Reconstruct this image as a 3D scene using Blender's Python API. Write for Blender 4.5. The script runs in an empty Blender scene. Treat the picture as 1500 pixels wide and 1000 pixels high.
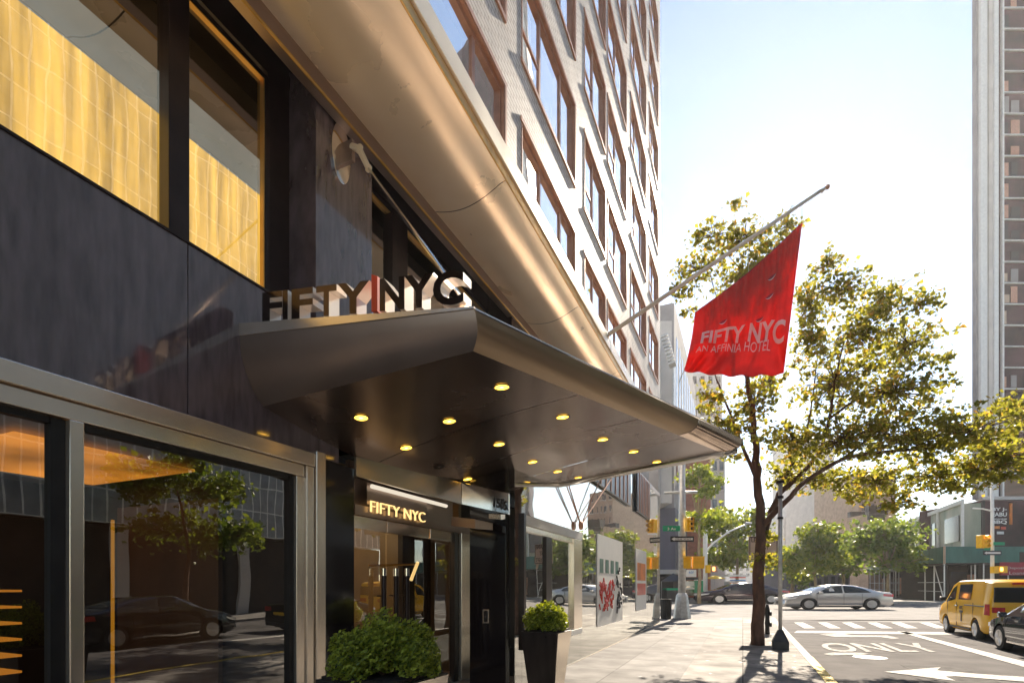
import bpy, bmesh, math, random
from mathutils import Vector, Matrix, noise
random.seed(7)
R = math.radians
PI = math.pi
S = bpy.context.scene
C = S.collection

# ---------------------------------------------------------------- camera
H = 1.65; F = 760.0; U0 = 750.0; V0 = 856.0
TH = R(23.98); CT = math.cos(TH); ST = math.sin(TH)
cam = bpy.data.cameras.new("camera"); co = bpy.data.objects.new("camera", cam); C.objects.link(co)
co.location = (0, 0, H); co.rotation_euler = (R(90), 0, TH)
cam.sensor_width = 36; cam.lens = F / 1500 * 36
cam.shift_y = (V0 - 500) / 1500; cam.shift_x = 0
cam.clip_start = 0.05; cam.clip_end = 3000
S.camera = co
S.render.resolution_x = 1024; S.render.resolution_y = 682

# ---------------------------------------------------------------- light
SUN_AZ = R(3.5); SUN_EL = R(35)        # azimuth measured from +Y towards +X
w = bpy.data.worlds.new("World"); S.world = w; w.use_nodes = True
nt = w.node_tree; nt.nodes.clear()
sky = nt.nodes.new('ShaderNodeTexSky'); sky.sky_type = 'NISHITA'; sky.sun_disc = False
sky.sun_elevation = SUN_EL; sky.sun_rotation = SUN_AZ
sky.air_density = 1.0; sky.dust_density = 0.02; sky.ozone_density = 2.5
bg = nt.nodes.new('ShaderNodeBackground'); bg.inputs[1].default_value = 0.066
wo = nt.nodes.new('ShaderNodeOutputWorld')
wm_ = nt.nodes.new('ShaderNodeMixRGB'); wm_.blend_type = 'MULTIPLY'; wm_.inputs[0].default_value = 1; wm_.inputs[2].default_value = (1.06, 0.99, 0.90, 1)
nt.links.new(sky.outputs[0], wm_.inputs[1]); nt.links.new(wm_.outputs[0], bg.inputs[0]); nt.links.new(bg.outputs[0], wo.inputs[0])
sl = bpy.data.lights.new("sun", 'SUN'); sl.energy = 4.2; sl.angle = R(0.6); sl.color = (1.0, 0.87, 0.70)
so = bpy.data.objects.new("sun", sl); C.objects.link(so)
sd = Vector((math.sin(SUN_AZ) * math.cos(SUN_EL), math.cos(SUN_AZ) * math.cos(SUN_EL), math.sin(SUN_EL)))
so.rotation_euler = sd.to_track_quat('Z', 'Y').to_euler()
S.view_settings.view_transform = 'Standard'; S.view_settings.look = 'None'
S.view_settings.exposure = 1.82; S.view_settings.gamma = 1.0
S.view_settings.use_curve_mapping = False
S.render.engine = 'CYCLES'
S.cycles.max_bounces = 8; S.cycles.glossy_bounces = 4; S.cycles.transparent_max_bounces = 12

# ---------------------------------------------------------------- picture -> place helpers
def _t(u): return (u - U0) / F
def world(r, d, z): return Vector((r * CT - d * ST, r * ST + d * CT, z))
def at_d(u, v, d): return world(_t(u) * d, d, H + (V0 - v) / F * d)
def at_x(u, v, X): return at_d(u, v, X / (CT * _t(u) - ST))
def at_y(u, v, Y): return at_d(u, v, Y / (ST * _t(u) + CT))
def at_z(u, v, Z): return at_d(u, v, (H - Z) * F / (v - V0))
def proj(p):
    d = -p[0] * ST + p[1] * CT; r = p[0] * CT + p[1] * ST
    return (U0 + F * r / d, V0 - F * (p[2] - H) / d)

# ---------------------------------------------------------------- materials
MATS = {}
def newmat(name):
    m = bpy.data.materials.new(name); m.use_nodes = True; m.node_tree.nodes.clear(); MATS[name] = m
    return m, m.node_tree
def N(nt, t, **k):
    n = nt.nodes.new(t)
    for a, b in k.items(): setattr(n, a, b)
    return n
def mat(name, col, rough=0.6, metal=0.0, var=0.12, vs=6.0, bump=0.0, bs=30.0, stretch=(1, 1, 1), col2=None, spec=0.5, rvar=0.0, coat=0.0, detail=6):
    m, t = newmat(name)
    b = N(t, 'ShaderNodeBsdfPrincipled'); o = N(t, 'ShaderNodeOutputMaterial'); t.links.new(b.outputs[0], o.inputs[0])
    tc = N(t, 'ShaderNodeTexCoord'); mp = N(t, 'ShaderNodeMapping'); mp.inputs['Scale'].default_value = stretch
    t.links.new(tc.outputs['Object'], mp.inputs[0])
    no = N(t, 'ShaderNodeTexNoise'); no.inputs['Scale'].default_value = vs; no.inputs['Detail'].default_value = detail
    t.links.new(mp.outputs[0], no.inputs['Vector'])
    cr = N(t, 'ShaderNodeValToRGB')
    c2 = col2 or tuple(c * (1 - var * 1.6) for c in col)
    c1 = col if col2 else tuple(min(1, c * (1 + var)) for c in col)
    cr.color_ramp.elements[0].position = 0.3; cr.color_ramp.elements[1].position = 0.7
    cr.color_ramp.elements[0].color = (*c2, 1); cr.color_ramp.elements[1].color = (*c1, 1)
    t.links.new(no.outputs[0], cr.inputs[0]); t.links.new(cr.outputs[0], b.inputs['Base Color'])
    b.inputs['Roughness'].default_value = rough; b.inputs['Metallic'].default_value = metal
    b.inputs['Specular IOR Level'].default_value = spec
    b.inputs['Coat Weight'].default_value = coat; b.inputs['Coat Roughness'].default_value = 0.04
    if rvar:
        mr = N(t, 'ShaderNodeMapRange'); mr.inputs[1].default_value = 0.3; mr.inputs[2].default_value = 0.7
        mr.inputs[3].default_value = max(0.02, rough - rvar); mr.inputs[4].default_value = rough + rvar
        t.links.new(no.outputs[0], mr.inputs[0]); t.links.new(mr.outputs[0], b.inputs['Roughness'])
    if bump:
        n2 = N(t, 'ShaderNodeTexNoise'); n2.inputs['Scale'].default_value = bs; n2.inputs['Detail'].default_value = 5
        t.links.new(mp.outputs[0], n2.inputs['Vector'])
        bu = N(t, 'ShaderNodeBump'); bu.inputs['Strength'].default_value = bump; bu.inputs['Distance'].default_value = 0.02
        t.links.new(n2.outputs[0], bu.inputs['Height']); t.links.new(bu.outputs[0], b.inputs['Normal'])
    return m
def emis(name, col, st, vs=3.0, var=0.0):
    m, t = newmat(name)
    e = N(t, 'ShaderNodeEmission'); e.inputs[0].default_value = (*col, 1); e.inputs[1].default_value = st
    o = N(t, 'ShaderNodeOutputMaterial'); t.links.new(e.outputs[0], o.inputs[0])
    if var:
        tc = N(t, 'ShaderNodeTexCoord'); no = N(t, 'ShaderNodeTexNoise'); no.inputs['Scale'].default_value = vs; no.inputs['Detail'].default_value = 5
        t.links.new(tc.outputs['Object'], no.inputs['Vector'])
        mr = N(t, 'ShaderNodeMapRange'); mr.inputs[1].default_value = .3; mr.inputs[2].default_value = .7
        mr.inputs[3].default_value = st * (1 - var); mr.inputs[4].default_value = st * (1 + var)
        t.links.new(no.outputs[0], mr.inputs[0]); t.links.new(mr.outputs[0], e.inputs[1])
    return m
def glass(name, base, tint=(1, 1, 1), refl=(1, 1, 1), rough=0.0, power=1.0):
    """pane: part of the light is mirrored (more at grazing angles), the rest passes"""
    m, t = newmat(name)
    lw = N(t, 'ShaderNodeLayerWeight'); lw.inputs[0].default_value = 0.5
    mr = N(t, 'ShaderNodeMapRange'); mr.inputs[3].default_value = base; mr.inputs[4].default_value = 1.0
    pw = N(t, 'ShaderNodeMath', operation='POWER'); pw.inputs[1].default_value = power
    t.links.new(lw.outputs['Facing'], pw.inputs[0]); t.links.new(pw.outputs[0], mr.inputs[0])
    tr = N(t, 'ShaderNodeBsdfTransparent'); tr.inputs[0].default_value = (*tint, 1)
    gl = N(t, 'ShaderNodeBsdfGlossy'); gl.inputs[0].default_value = (*refl, 1); gl.inputs[1].default_value = rough
    mx = N(t, 'ShaderNodeMixShader'); o = N(t, 'ShaderNodeOutputMaterial')
    t.links.new(mr.outputs[0], mx.inputs[0]); t.links.new(tr.outputs[0], mx.inputs[1]); t.links.new(gl.outputs[0], mx.inputs[2])
    t.links.new(mx.outputs[0], o.inputs[0])
    # slight waviness of big panes
    tc = N(t, 'ShaderNodeTexCoord'); no = N(t, 'ShaderNodeTexNoise'); no.inputs['Scale'].default_value = 0.9
    bu = N(t, 'ShaderNodeBump'); bu.inputs['Strength'].default_value = 0.06; bu.inputs['Distance'].default_value = 0.05
    t.links.new(tc.outputs['Object'], no.inputs['Vector']); t.links.new(no.outputs[0], bu.inputs['Height']); t.links.new(bu.outputs[0], gl.inputs['Normal'])
    return m
def leafmat(name, c1, c2, trans=0.45, c3=None):
    m, t = newmat(name)
    g = N(t, 'ShaderNodeNewGeometry'); cr = N(t, 'ShaderNodeValToRGB')
    cr.color_ramp.elements[0].color = (*c1, 1); cr.color_ramp.elements[1].color = (*c2, 1)
    if c3:
        e = cr.color_ramp.elements.new(0.93); e.color = (*c3, 1)
        cr.color_ramp.elements[-1].color = (*c3, 1); e.position = 0.86; e.color = (*c2, 1)
    t.links.new(g.outputs['Random Per Island'], cr.inputs[0])
    d = N(t, 'ShaderNodeBsdfPrincipled'); d.inputs['Roughness'].default_value = 0.45; d.inputs['Specular IOR Level'].default_value = 0.4
    tl = N(t, 'ShaderNodeBsdfTranslucent')
    mu = N(t, 'ShaderNodeMixRGB', blend_type='MULTIPLY'); mu.inputs[0].default_value = 1; mu.inputs[2].default_value = (1.5, 1.35, 0.5, 1)
    t.links.new(cr.outputs[0], d.inputs['Base Color']); t.links.new(cr.outputs[0], mu.inputs[1]); t.links.new(mu.outputs[0], tl.inputs[0])
    mx = N(t, 'ShaderNodeMixShader'); mx.inputs[0].default_value = trans; o = N(t, 'ShaderNodeOutputMaterial')
    t.links.new(d.outputs[0], mx.inputs[1]); t.links.new(tl.outputs[0], mx.inputs[2]); t.links.new(mx.outputs[0], o.inputs[0])
    return m
def gridmat(name, col, line, sx, sz, lw, rough=0.5, swap=False, offset=0.0, metal=0.0, col2=None, bump=0.3, mortar_smooth=0.1):
    """brick / panel joints on a vertical (or level) surface, in metres"""
    m, t = newmat(name)
    b = N(t, 'ShaderNodeBsdfPrincipled'); o = N(t, 'ShaderNodeOutputMaterial'); t.links.new(b.outputs[0], o.inputs[0])
    tc = N(t, 'ShaderNodeTexCoord'); se = N(t, 'ShaderNodeSeparateXYZ'); cb = N(t, 'ShaderNodeCombineXYZ')
    t.links.new(tc.outputs['Object'], se.inputs[0])
    if swap == 'ground':
        t.links.new(se.outputs[0], cb.inputs[0]); t.links.new(se.outputs[1], cb.inputs[1])
    elif swap == 'y':
        t.links.new(se.outputs[1], cb.inputs[0]); t.links.new(se.outputs[2], cb.inputs[1])
    else:
        ad = N(t, 'ShaderNodeMath', operation='ADD'); t.links.new(se.outputs[0], ad.inputs[0]); t.links.new(se.outputs[1], ad.inputs[1])
        t.links.new(ad.outputs[0], cb.inputs[0]); t.links.new(se.outputs[2], cb.inputs[1])
    br = N(t, 'ShaderNodeTexBrick'); br.offset = offset; br.squash = 1.0
    br.inputs['Scale'].default_value = 1.0; br.inputs['Mortar Size'].default_value = lw; br.inputs['Mortar Smooth'].default_value = mortar_smooth
    br.inputs['Brick Width'].default_value = sx; br.inputs['Row Height'].default_value = sz
    br.inputs['Color1'].default_value = (*col, 1); br.inputs['Color2'].default_value = (*(col2 or tuple(c * .85 for c in col)), 1); br.inputs['Mortar'].default_value = (*line, 1)
    t.links.new(cb.outputs[0], br.inputs['Vector'])
    no = N(t, 'ShaderNodeTexNoise'); no.inputs['Scale'].default_value = 1.7; no.inputs['Detail'].default_value = 8; t.links.new(tc.outputs['Object'], no.inputs['Vector'])
    mr = N(t, 'ShaderNodeMapRange'); mr.inputs[1].default_value = .3; mr.inputs[2].default_value = .7; mr.inputs[3].default_value = .5 if swap == 'ground' else .75; mr.inputs[4].default_value = 1.15  # level ground gets deeper dark blotches in place of shade
    t.links.new(no.outputs[0], mr.inputs[0])
    mu = N(t, 'ShaderNodeMixRGB', blend_type='MULTIPLY'); mu.inputs[0].default_value = 1
    t.links.new(br.outputs[0], mu.inputs[1]); t.links.new(mr.outputs[0], mu.inputs[2]); t.links.new(mu.outputs[0], b.inputs['Base Color'])
    b.inputs['Roughness'].default_value = rough; b.inputs['Metallic'].default_value = metal
    if swap == 'ground': b.inputs['Specular IOR Level'].default_value = .2
    bu = N(t, 'ShaderNodeBump', invert=True); bu.inputs['Strength'].default_value = bump; bu.inputs['Distance'].default_value = 0.01
    t.links.new(br.outputs['Fac'], bu.inputs['Height']); t.links.new(bu.outputs[0], b.inputs['Normal'])
    return m

M = dict(
    granite=mat('black_granite', (0.018, 0.015, 0.016), 0.10, var=0.5, vs=90, col2=(0.010, 0.009, 0.011), spec=0.6, rvar=0.05),
    granite_up=mat('black_granite_lightened', (0.150, 0.120, 0.138), 0.11, var=0.3, vs=5, col2=(0.060, 0.046, 0.056), spec=1.0, rvar=0.03, coat=.9, stretch=(1, 2.5, .5), detail=12),  # black stone lightened in colour for the bright office it mirrors
    steel=mat('brushed_steel', (0.86, 0.75, 0.62), 0.24, .85, 0.03, 3, stretch=(1, 1, .4), rvar=0.02),
    steelh=mat('brushed_steel_long', (0.86, 0.76, 0.64), 0.22, .85, 0.03, 3, stretch=(1, .3, 1), rvar=0.02),
    chrome=mat('polished_steel', (0.88, 0.85, 0.80), 0.10, 1.0, 0.04, 3),
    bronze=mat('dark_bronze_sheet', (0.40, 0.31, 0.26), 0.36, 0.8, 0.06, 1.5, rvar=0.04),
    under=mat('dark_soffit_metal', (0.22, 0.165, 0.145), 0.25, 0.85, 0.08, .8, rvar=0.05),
    champagne=mat('champagne_sheet', (0.95, 0.85, 0.67), 0.32, 0.25, 0.1, .9, col2=(0.85, 0.72, 0.52), rvar=0.08),
    gold=mat('gold_edge', (0.70, 0.42, 0.12), 0.35, 0.8, 0.15, 3),
    copper=mat('bronze_window_frame', (0.55, 0.28, 0.18), 0.45, 0.1, 0.12, 5),
    darkframe=mat('dark_brown_frame', (0.030, 0.018, 0.017), 0.3, 0.3, 0.2, 5),
    black=mat('black_matte', (0.012, 0.011, 0.012), 0.45, 0, 0.3, 8),
    white=mat('white_paint', (0.78, 0.77, 0.74), 0.5, 0, 0.05, 4),
    poleivory=mat('ivory_pole', (0.78, 0.70, 0.60), 0.4, 0, 0.05, 4),
    galv=mat('galvanised_steel', (0.55, 0.55, 0.54), 0.45, 0.5, 0.15, 7),
    red=mat('red_flag_cloth', (0.66, 0.035, 0.025), 0.6, 0, 0.12, 5),
    redp=mat('red_paint', (0.65, 0.05, 0.02), 0.3, 0, 0.1, 3),
    yellow=mat('taxi_yellow', (0.95, 0.50, 0.01), 0.25, 0, 0.04, 2, coat=0.6),
    sigyel=mat('signal_yellow', (0.85, 0.48, 0.01), 0.45, 0, 0.08, 5),
    silver=mat('silver_car_paint', (0.62, 0.60, 0.58), 0.25, 0.6, 0.03, 2, coat=0.7),
    carblack=mat('black_car_paint', (0.012, 0.011, 0.014), 0.12, 0.2, 0.1, 2, coat=1.0),
    carplum=mat('dark_plum_paint', (0.035, 0.018, 0.03), 0.15, 0.3, 0.1, 2, coat=1.0),
    carglass=mat('car_glass', (0.02, 0.024, 0.026), 0.04, 0, 0.2, 2, spec=0.9),
    tyre=mat('tyre_rubber', (0.018, 0.018, 0.018), 0.8, 0, 0.2, 20),
    rim=mat('alloy_rim', (0.60, 0.58, 0.56), 0.3, 0.9, 0.1, 5),
    plastic=mat('dark_plastic', (0.03, 0.03, 0.032), 0.5, 0, 0.2, 10),
    bark=mat('tree_bark', (0.16, 0.085, 0.055), 0.85, 0, 0.3, 9, 0.9, 14, stretch=(1, 1, .3), col2=(0.055, 0.03, 0.022)),
    barkl=mat('pale_bark', (0.30, 0.23, 0.14), 0.85, 0, 0.3, 7, 0.4, 14, stretch=(1, 1, .3)),
    green=mat('shed_green', (0.045, 0.16, 0.125), 0.6, 0, 0.22, 1.2, stretch=(1, 1, .3), bump=.1),
    signgreen=mat('sign_green', (0.0, 0.30, 0.14), 0.5, 0, 0.05, 4),
    planter=mat('planter_bronze', (0.030, 0.022, 0.020), 0.35, 0.4, 0.25, 12, stretch=(1, 1, .2), rvar=.08),
    soil=mat('planter_soil', (0.03, 0.02, 0.015), 0.95, 0, 0.3, 30, .6, 40),
    tan=mat('tan_stone', (0.50, 0.37, 0.27), 0.8, 0, 0.12, 1.5, bump=.2, bs=8),
    brickred=gridmat('red_brick', (0.40, 0.13, 0.08), (0.36, 0.22, 0.17), .35, .12, .012, .85, offset=.5, col2=(0.33, 0.10, 0.065)),
    slate=mat('slate_blue_panels', (0.11, 0.11, 0.155), 0.6, 0, 0.12, 1, stretch=(1, 1, .1)),
    palestone=mat('pale_stone', (0.62, 0.58, 0.54), 0.8, 0, 0.08, .7),
    greystone=mat('grey_stone', (0.30, 0.28, 0.28), 0.8, 0, 0.15, .5),
    whitebrick=gridmat('white_brick', (0.88, 0.82, 0.75), (0.50, 0.42, 0.35), .22, .082, .010, .55, swap='y', offset=.5, col2=(0.83, 0.76, 0.68), bump=.3),
    winglass=mat('far_window_glass', (0.05, 0.055, 0.07), 0.08, 0, 0.4, .8, spec=0.9),
    curtain=mat('pale_room_blind', (0.85, 0.82, 0.78), 0.8, 0, 0.1, 2),
    wood=mat('walnut_panel', (0.10, 0.055, 0.028), 0.5, 0, 0.15, 3, stretch=(1, 1, .3)),
    tanwood=mat('lobby_wood', (0.24, 0.18, 0.10), 0.45, 0, 0.15, 2, stretch=(1, 1, .4)),
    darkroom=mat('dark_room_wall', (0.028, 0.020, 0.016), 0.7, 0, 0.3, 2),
    paintline=mat('road_paint_white', (0.66, 0.64, 0.61), 0.85, 0, 0.22, 14, col2=(0.24, 0.23, 0.22), bump=.2, spec=.2),
    kerbyel=mat('kerb_yellow_paint', (0.80, 0.56, 0.04), 0.7, 0, 0.2, 7, col2=(0.58, 0.42, 0.12), bump=.3),
    umbrella=mat('yellow_canvas', (0.85, 0.55, 0.02), 0.7, 0, 0.1, 3),
    maroon=mat('maroon_sign', (0.35, 0.01, 0.03), 0.5, 0, 0.1, 2),
    orange=mat('orange_board', (0.75, 0.22, 0.03), 0.5, 0, 0.2, 2),
    mesh=mat('silver_netting', (0.50, 0.46, 0.38), 0.5, 0.1, 0.3, .6, col2=(0.20, 0.26, 0.19), stretch=(1, 1, .25)),
    plumglass=mat('plum_glass', (0.075, 0.032, 0.036), 0.5, 0.0, 0.5, .35, spec=0.2),
    signwhite=mat('sign_white', (0.75, 0.74, 0.72), 0.5, 0, 0.03, 3),
    signpink=mat('faded_sign_face', (0.62, 0.50, 0.46), 0.6, 0, 0.06, 3),
    blue=mat('blue_board', (0.08, 0.25, 0.55), 0.5, 0, 0.1, 2),
    glass_clear=glass('shop_glass', 0.2, (0.86, 0.84, 0.80), (0.9, 0.88, 0.85), power=2.2),
    glass_up=glass('upper_glass', 0.30, (0.95, 0.93, 0.88), (0.95, 0.95, 0.95), power=2.2),
    glass_mirror=glass('coated_wall_glass', 0.22, (0.90, 0.93, 0.92), (0.92, 0.90, 0.86), power=1.9),
    glass_brick=glass('bedroom_glass', 0.6, (0.95, 0.95, 0.95), (1, 1, 1), power=1.2),
    lamp=emis('downlight_bulb', (1.0, 0.55, 0.06), 1.5, 30, .35),
    glow_curtain=emis('glowing_yellow_curtain', (1.0, 0.59, 0.10), 0.36, 1.3, .5),  # curtain emits by itself, in place of lamps in the room
    warm=emis('warm_lamp', (1.0, 0.45, 0.08), 4.0),
    cove=emis('cove_glow', (1.0, 0.36, 0.04), 0.22, .6, .8),
    goldlit=emis('lit_gold_letters', (1.0, 0.66, 0.25), .45),
    redlit=mat('tail_light', (0.55, 0.02, 0.015), 0.15, 0, 0.2, 9, coat=1.0),
    orangelit=emis('lit_signal', (1.0, 0.35, 0.08), 2.0),
    whitelit=emis('fluorescent_tube', (1.0, 0.88, 0.7), .25),
    leaf=leafmat('plane_tree_leaves', (0.13, 0.155, 0.035), (0.29, 0.29, 0.08), 0.62, (0.42, 0.26, 0.07)),
    leafb=leafmat('bright_street_leaves', (0.10, 0.17, 0.02), (0.26, 0.30, 0.05), 0.5),
    leafm=leafmat('mid_green_leaves', (0.07, 0.13, 0.03), (0.19, 0.25, 0.06), 0.5),
    leafbox=leafmat('boxwood_leaves', (0.06, 0.10, 0.012), (0.42, 0.48, 0.06), 0.3),
)
# asphalt worn at several scales; concrete blotches stand in for cast shade
M['asphalt'] = mat('asphalt', (0.14, 0.132, 0.132), 0.92, 0, 0.35, 1.2, 0.5, 140, col2=(0.088, 0.083, 0.084), detail=10, spec=.12)
M['asphalt2'] = mat('sunlit_avenue_asphalt', (0.22, 0.21, 0.205), 0.9, 0, 0.3, .8, 0.4, 100, col2=(0.15, 0.145, 0.14), detail=10, spec=.2)  # paler copy of the asphalt, sunlight put into its colour
M['concrete'] = gridmat('sidewalk_concrete', (0.20, 0.192, 0.187), (0.07, 0.065, 0.06), 2.25, 1.45, .010, .8, swap='ground', col2=(0.125, 0.118, 0.115), bump=.5)  # darker slabs stand in for shade missing from the pavement
M['concrete2'] = gridmat('kerbside_concrete', (0.20, 0.185, 0.175), (0.08, 0.075, 0.07), 2.4, 1.9, .012, .85, swap='ground', col2=(0.33, 0.31, 0.29), bump=.5)
M['wornpaint'] = mat('worn_road_paint', (0.46, 0.45, 0.43), 0.85, 0, 0.2, 11, col2=(0.13, 0.125, 0.12), bump=.2, spec=.2, detail=12)
M['plastic2'] = mat('road_patch_tar', (0.075, 0.07, 0.07), 0.9, 0, .3, 5, .3, 60, spec=.15)
M['kerb'] = mat('kerb_stone', (0.34, 0.32, 0.30), 0.8, 0, .25, 6, .3, 40)
M['curtwall'] = gridmat('glass_tower_grid', (0.42, 0.45, 0.46), (1.0, 1.0, 0.95), .62, 1.5, .04, .25, swap='y', col2=(0.30, 0.33, 0.35), bump=.2)

# ---------------------------------------------------------------- mesh helpers
class MB:
    def __init__(s): s.v = []; s.f = []
    def add(s, vs, fs):
        n = len(s.v); s.v += [Vector(p) for p in vs]; s.f += [tuple(i + n for i in f) for f in fs]; return s
    def box(s, x0, x1, y0, y1, z0, z1):
        return s.add([(x0, y0, z0), (x1, y0, z0), (x1, y1, z0), (x0, y1, z0), (x0, y0, z1), (x1, y0, z1), (x1, y1, z1), (x0, y1, z1)],
                     [(0, 3, 2, 1), (4, 5, 6, 7), (0, 1, 5, 4), (1, 2, 6, 5), (2, 3, 7, 6), (3, 0, 4, 7)])
    def fbox(s, r0, r1, d0, d1, z0, z1):
        p = [world(r0, d0, z0), world(r1, d0, z0), world(r1, d1, z0), world(r0, d1, z0), world(r0, d0, z1), world(r1, d0, z1), world(r1, d1, z1), world(r0, d1, z1)]
        return s.add(p, [(0, 3, 2, 1), (4, 5, 6, 7), (0, 1, 5, 4), (1, 2, 6, 5), (2, 3, 7, 6), (3, 0, 4, 7)])
    def hexa(s, a, b):
        """a, b: 4-point loops"""
        return s.add(list(a) + list(b), [(0, 3, 2, 1), (4, 5, 6, 7), (0, 1, 5, 4), (1, 2, 6, 5), (2, 3, 7, 6), (3, 0, 4, 7)])
    def quad(s, *p): return s.add(p, [tuple(range(len(p)))])
    def cyl(s, p0, p1, r0, r1=None, n=12, cap=True):
        p0 = Vector(p0); p1 = Vector(p1); r1 = r0 if r1 is None else r1
        q = (p1 - p0).normalized().to_track_quat('Z', 'Y')
        vs = []; fs = []
        for p, r in ((p0, r0), (p1, r1)):
            for i in range(n):
                a = 2 * PI * i / n; vs.append(p + q @ Vector((r * math.cos(a), r * math.sin(a), 0)))
        for i in range(n): fs.append((i, (i + 1) % n, n + (i + 1) % n, n + i))
        if cap: fs += [tuple(range(n))[::-1], tuple(range(n, 2 * n))]
        return s.add(vs, fs)
    def tube(s, pts, rs, n=8):
        pts = [Vector(p) for p in pts]
        if not isinstance(rs, (list, tuple)): rs = [rs] * len(pts)
        vs = []; fs = []; up = Vector((0.3, 0.1, 1)).normalized()
        for k, p in enumerate(pts):
            t = (pts[min(k + 1, len(pts) - 1)] - pts[max(k - 1, 0)]).normalized()
            a = t.cross(up)
            if a.length < 0.2: a = t.cross(Vector((1, 0, 0)))
            a.normalize(); b = t.cross(a).normalized()
            for i in range(n):
                g = 2 * PI * i / n; vs.append(p + (a * math.cos(g) + b * math.sin(g)) * rs[k])
        for k in range(len(pts) - 1):
            for i in range(n): fs.append((k * n + i, k * n + (i + 1) % n, (k + 1) * n + (i + 1) % n, (k + 1) * n + i))
        fs += [tuple(range(n))[::-1], tuple(range((len(pts) - 1) * n, len(pts) * n))]
        return s.add(vs, fs)
    def lathe(s, prof, c, n=20, axis='z'):
        vs = []; fs = []
        for r, z in prof:
            for i in range(n):
                a = 2 * PI * i / n
                if axis == 'z': vs.append(Vector(c) + Vector((r * math.cos(a), r * math.sin(a), z)))
                elif axis == 'y': vs.append(Vector(c) + Vector((r * math.cos(a), z, r * math.sin(a))))
                else: vs.append(Vector(c) + Vector((z, r * math.cos(a), r * math.sin(a))))
        for k in range(len(prof) - 1):
            for i in range(n): fs.append((k * n + i, k * n + (i + 1) % n, (k + 1) * n + (i + 1) % n, (k + 1) * n + i))
        fs += [tuple(range(n))[::-1], tuple(range((len(prof) - 1) * n, len(prof) * n))]
        return s.add(vs, fs)
    def prism(s, poly, vec):
        n = len(poly); poly = [Vector(p) for p in poly]; vec = Vector(vec)
        return s.add(poly + [p + vec for p in poly], [tuple(range(n))[::-1], tuple(range(n, 2 * n))] + [(i, (i + 1) % n, n + (i + 1) % n, n + i) for i in range(n)])
    def build(s, name, m, parent=None, smooth=False, bevel=0.0, sub=0, fix=True):
        me = bpy.data.meshes.new(name); me.from_pydata([tuple(v) for v in s.v], [], s.f); me.update()
        if fix:
            bm = bmesh.new(); bm.from_mesh(me); bmesh.ops.recalc_face_normals(bm, faces=bm.faces); bm.to_mesh(me); bm.free()
        if isinstance(m, str): m = M[m]
        me.materials.append(m)
        if smooth:
            for p in me.polygons: p.use_smooth = True
            if smooth == 'auto':
                me.set_sharp_from_angle(angle=R(38))
        o = bpy.data.objects.new(name, me); C.objects.link(o)
        if parent is not None: attach(o, parent)
        if bevel:
            b = o.modifiers.new('bevel', 'BEVEL'); b.width = bevel; b.segments = 2; b.limit_method = 'ANGLE'; b.angle_limit = R(40)
        if sub:
            b = o.modifiers.new('sub', 'SUBSURF'); b.levels = sub; b.render_levels = sub
        return o
def attach(o, parent):
    """mesh built in place coordinates, hung under a thing (or a part of it)"""
    o.parent = parent
    if parent.get('_local'): return
    if parent.type == 'EMPTY': o.matrix_parent_inverse = parent.matrix_basis.inverted()
def thing(name, label, cat, loc=(0, 0, 0), rotz=0.0, group=None, local=False):
    o = bpy.data.objects.new(name, None); C.objects.link(o); o.empty_display_size = 0.2
    o.matrix_basis = Matrix.Translation(Vector(loc)) @ Matrix.Rotation(rotz, 4, 'Z')
    o['label'] = label; o['category'] = cat
    if group: o['group'] = group
    if local: o['_local'] = 1
    return o
def tag(o, label, cat, group=None):
    o['label'] = label; o['category'] = cat
    if group: o['group'] = group
    return o
def struct(o): o['kind'] = 'structure'; return o
def dup(root, loc, rotz, label, group=None):
    m = Matrix.Translation(Vector(loc)) @ Matrix.Rotation(rotz, 4, 'Z')
    r = root.copy(); C.objects.link(r); r.matrix_basis = m; r['label'] = label
    if group: r['group'] = group
    def rec(o, p):
        for ch in list(o.children):
            c = ch.copy(); C.objects.link(c); c.parent = p; rec(ch, c)
    rec(root, r)
    return r
def dirs(name):
    return None
def text_geo(txt, size=1.0, extrude=0.02, offset=0.0, align='CENTER', spacing=1.0):
    cu = bpy.data.curves.new('t', 'FONT'); cu.body = txt; cu.size = size; cu.extrude = extrude; cu.offset = offset; cu.align_x = align
    cu.space_character = spacing; cu.resolution_u = 4
    o = bpy.data.objects.new('t', cu); C.objects.link(o)
    bpy.context.view_layer.update()
    dg = bpy.context.evaluated_depsgraph_get(); me = bpy.data.meshes.new_from_object(o.evaluated_get(dg))
    vs = [v.co.copy() for v in me.vertices]; fs = [tuple(p.vertices) for p in me.polygons]
    bpy.data.objects.remove(o); bpy.data.curves.remove(cu); bpy.data.meshes.remove(me)
    return vs, fs
def text_on(name, txt, origin, xdir, height, m, parent, width=None, zdir=(0, 0, 1), depth=0.006, bold=0.0, align='CENTER', spacing=1.0):
    """flat lettering; height is the cap height, width (if given) the full width"""
    vs, fs = text_geo(txt, 1.0, 0.5, bold, align, spacing)
    x0 = min(v.x for v in vs); x1 = max(v.x for v in vs); y0 = min(v.y for v in vs); y1 = max(v.y for v in vs)
    ky = height / (y1 - y0); kx = (width / (x1 - x0)) if width else ky
    xd = Vector(xdir).normalized(); zd = Vector(zdir).normalized(); nd = xd.cross(zd).normalized()
    cx = (x0 + x1) / 2 if align == 'CENTER' else x0
    mb = MB(); mb.add([Vector(origin) + xd * ((v.x - cx) * kx) + zd * ((v.y - y0) * ky) + nd * (v.z * depth) for v in vs], fs)
    return mb.build(name, m, parent, fix=False)

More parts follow.
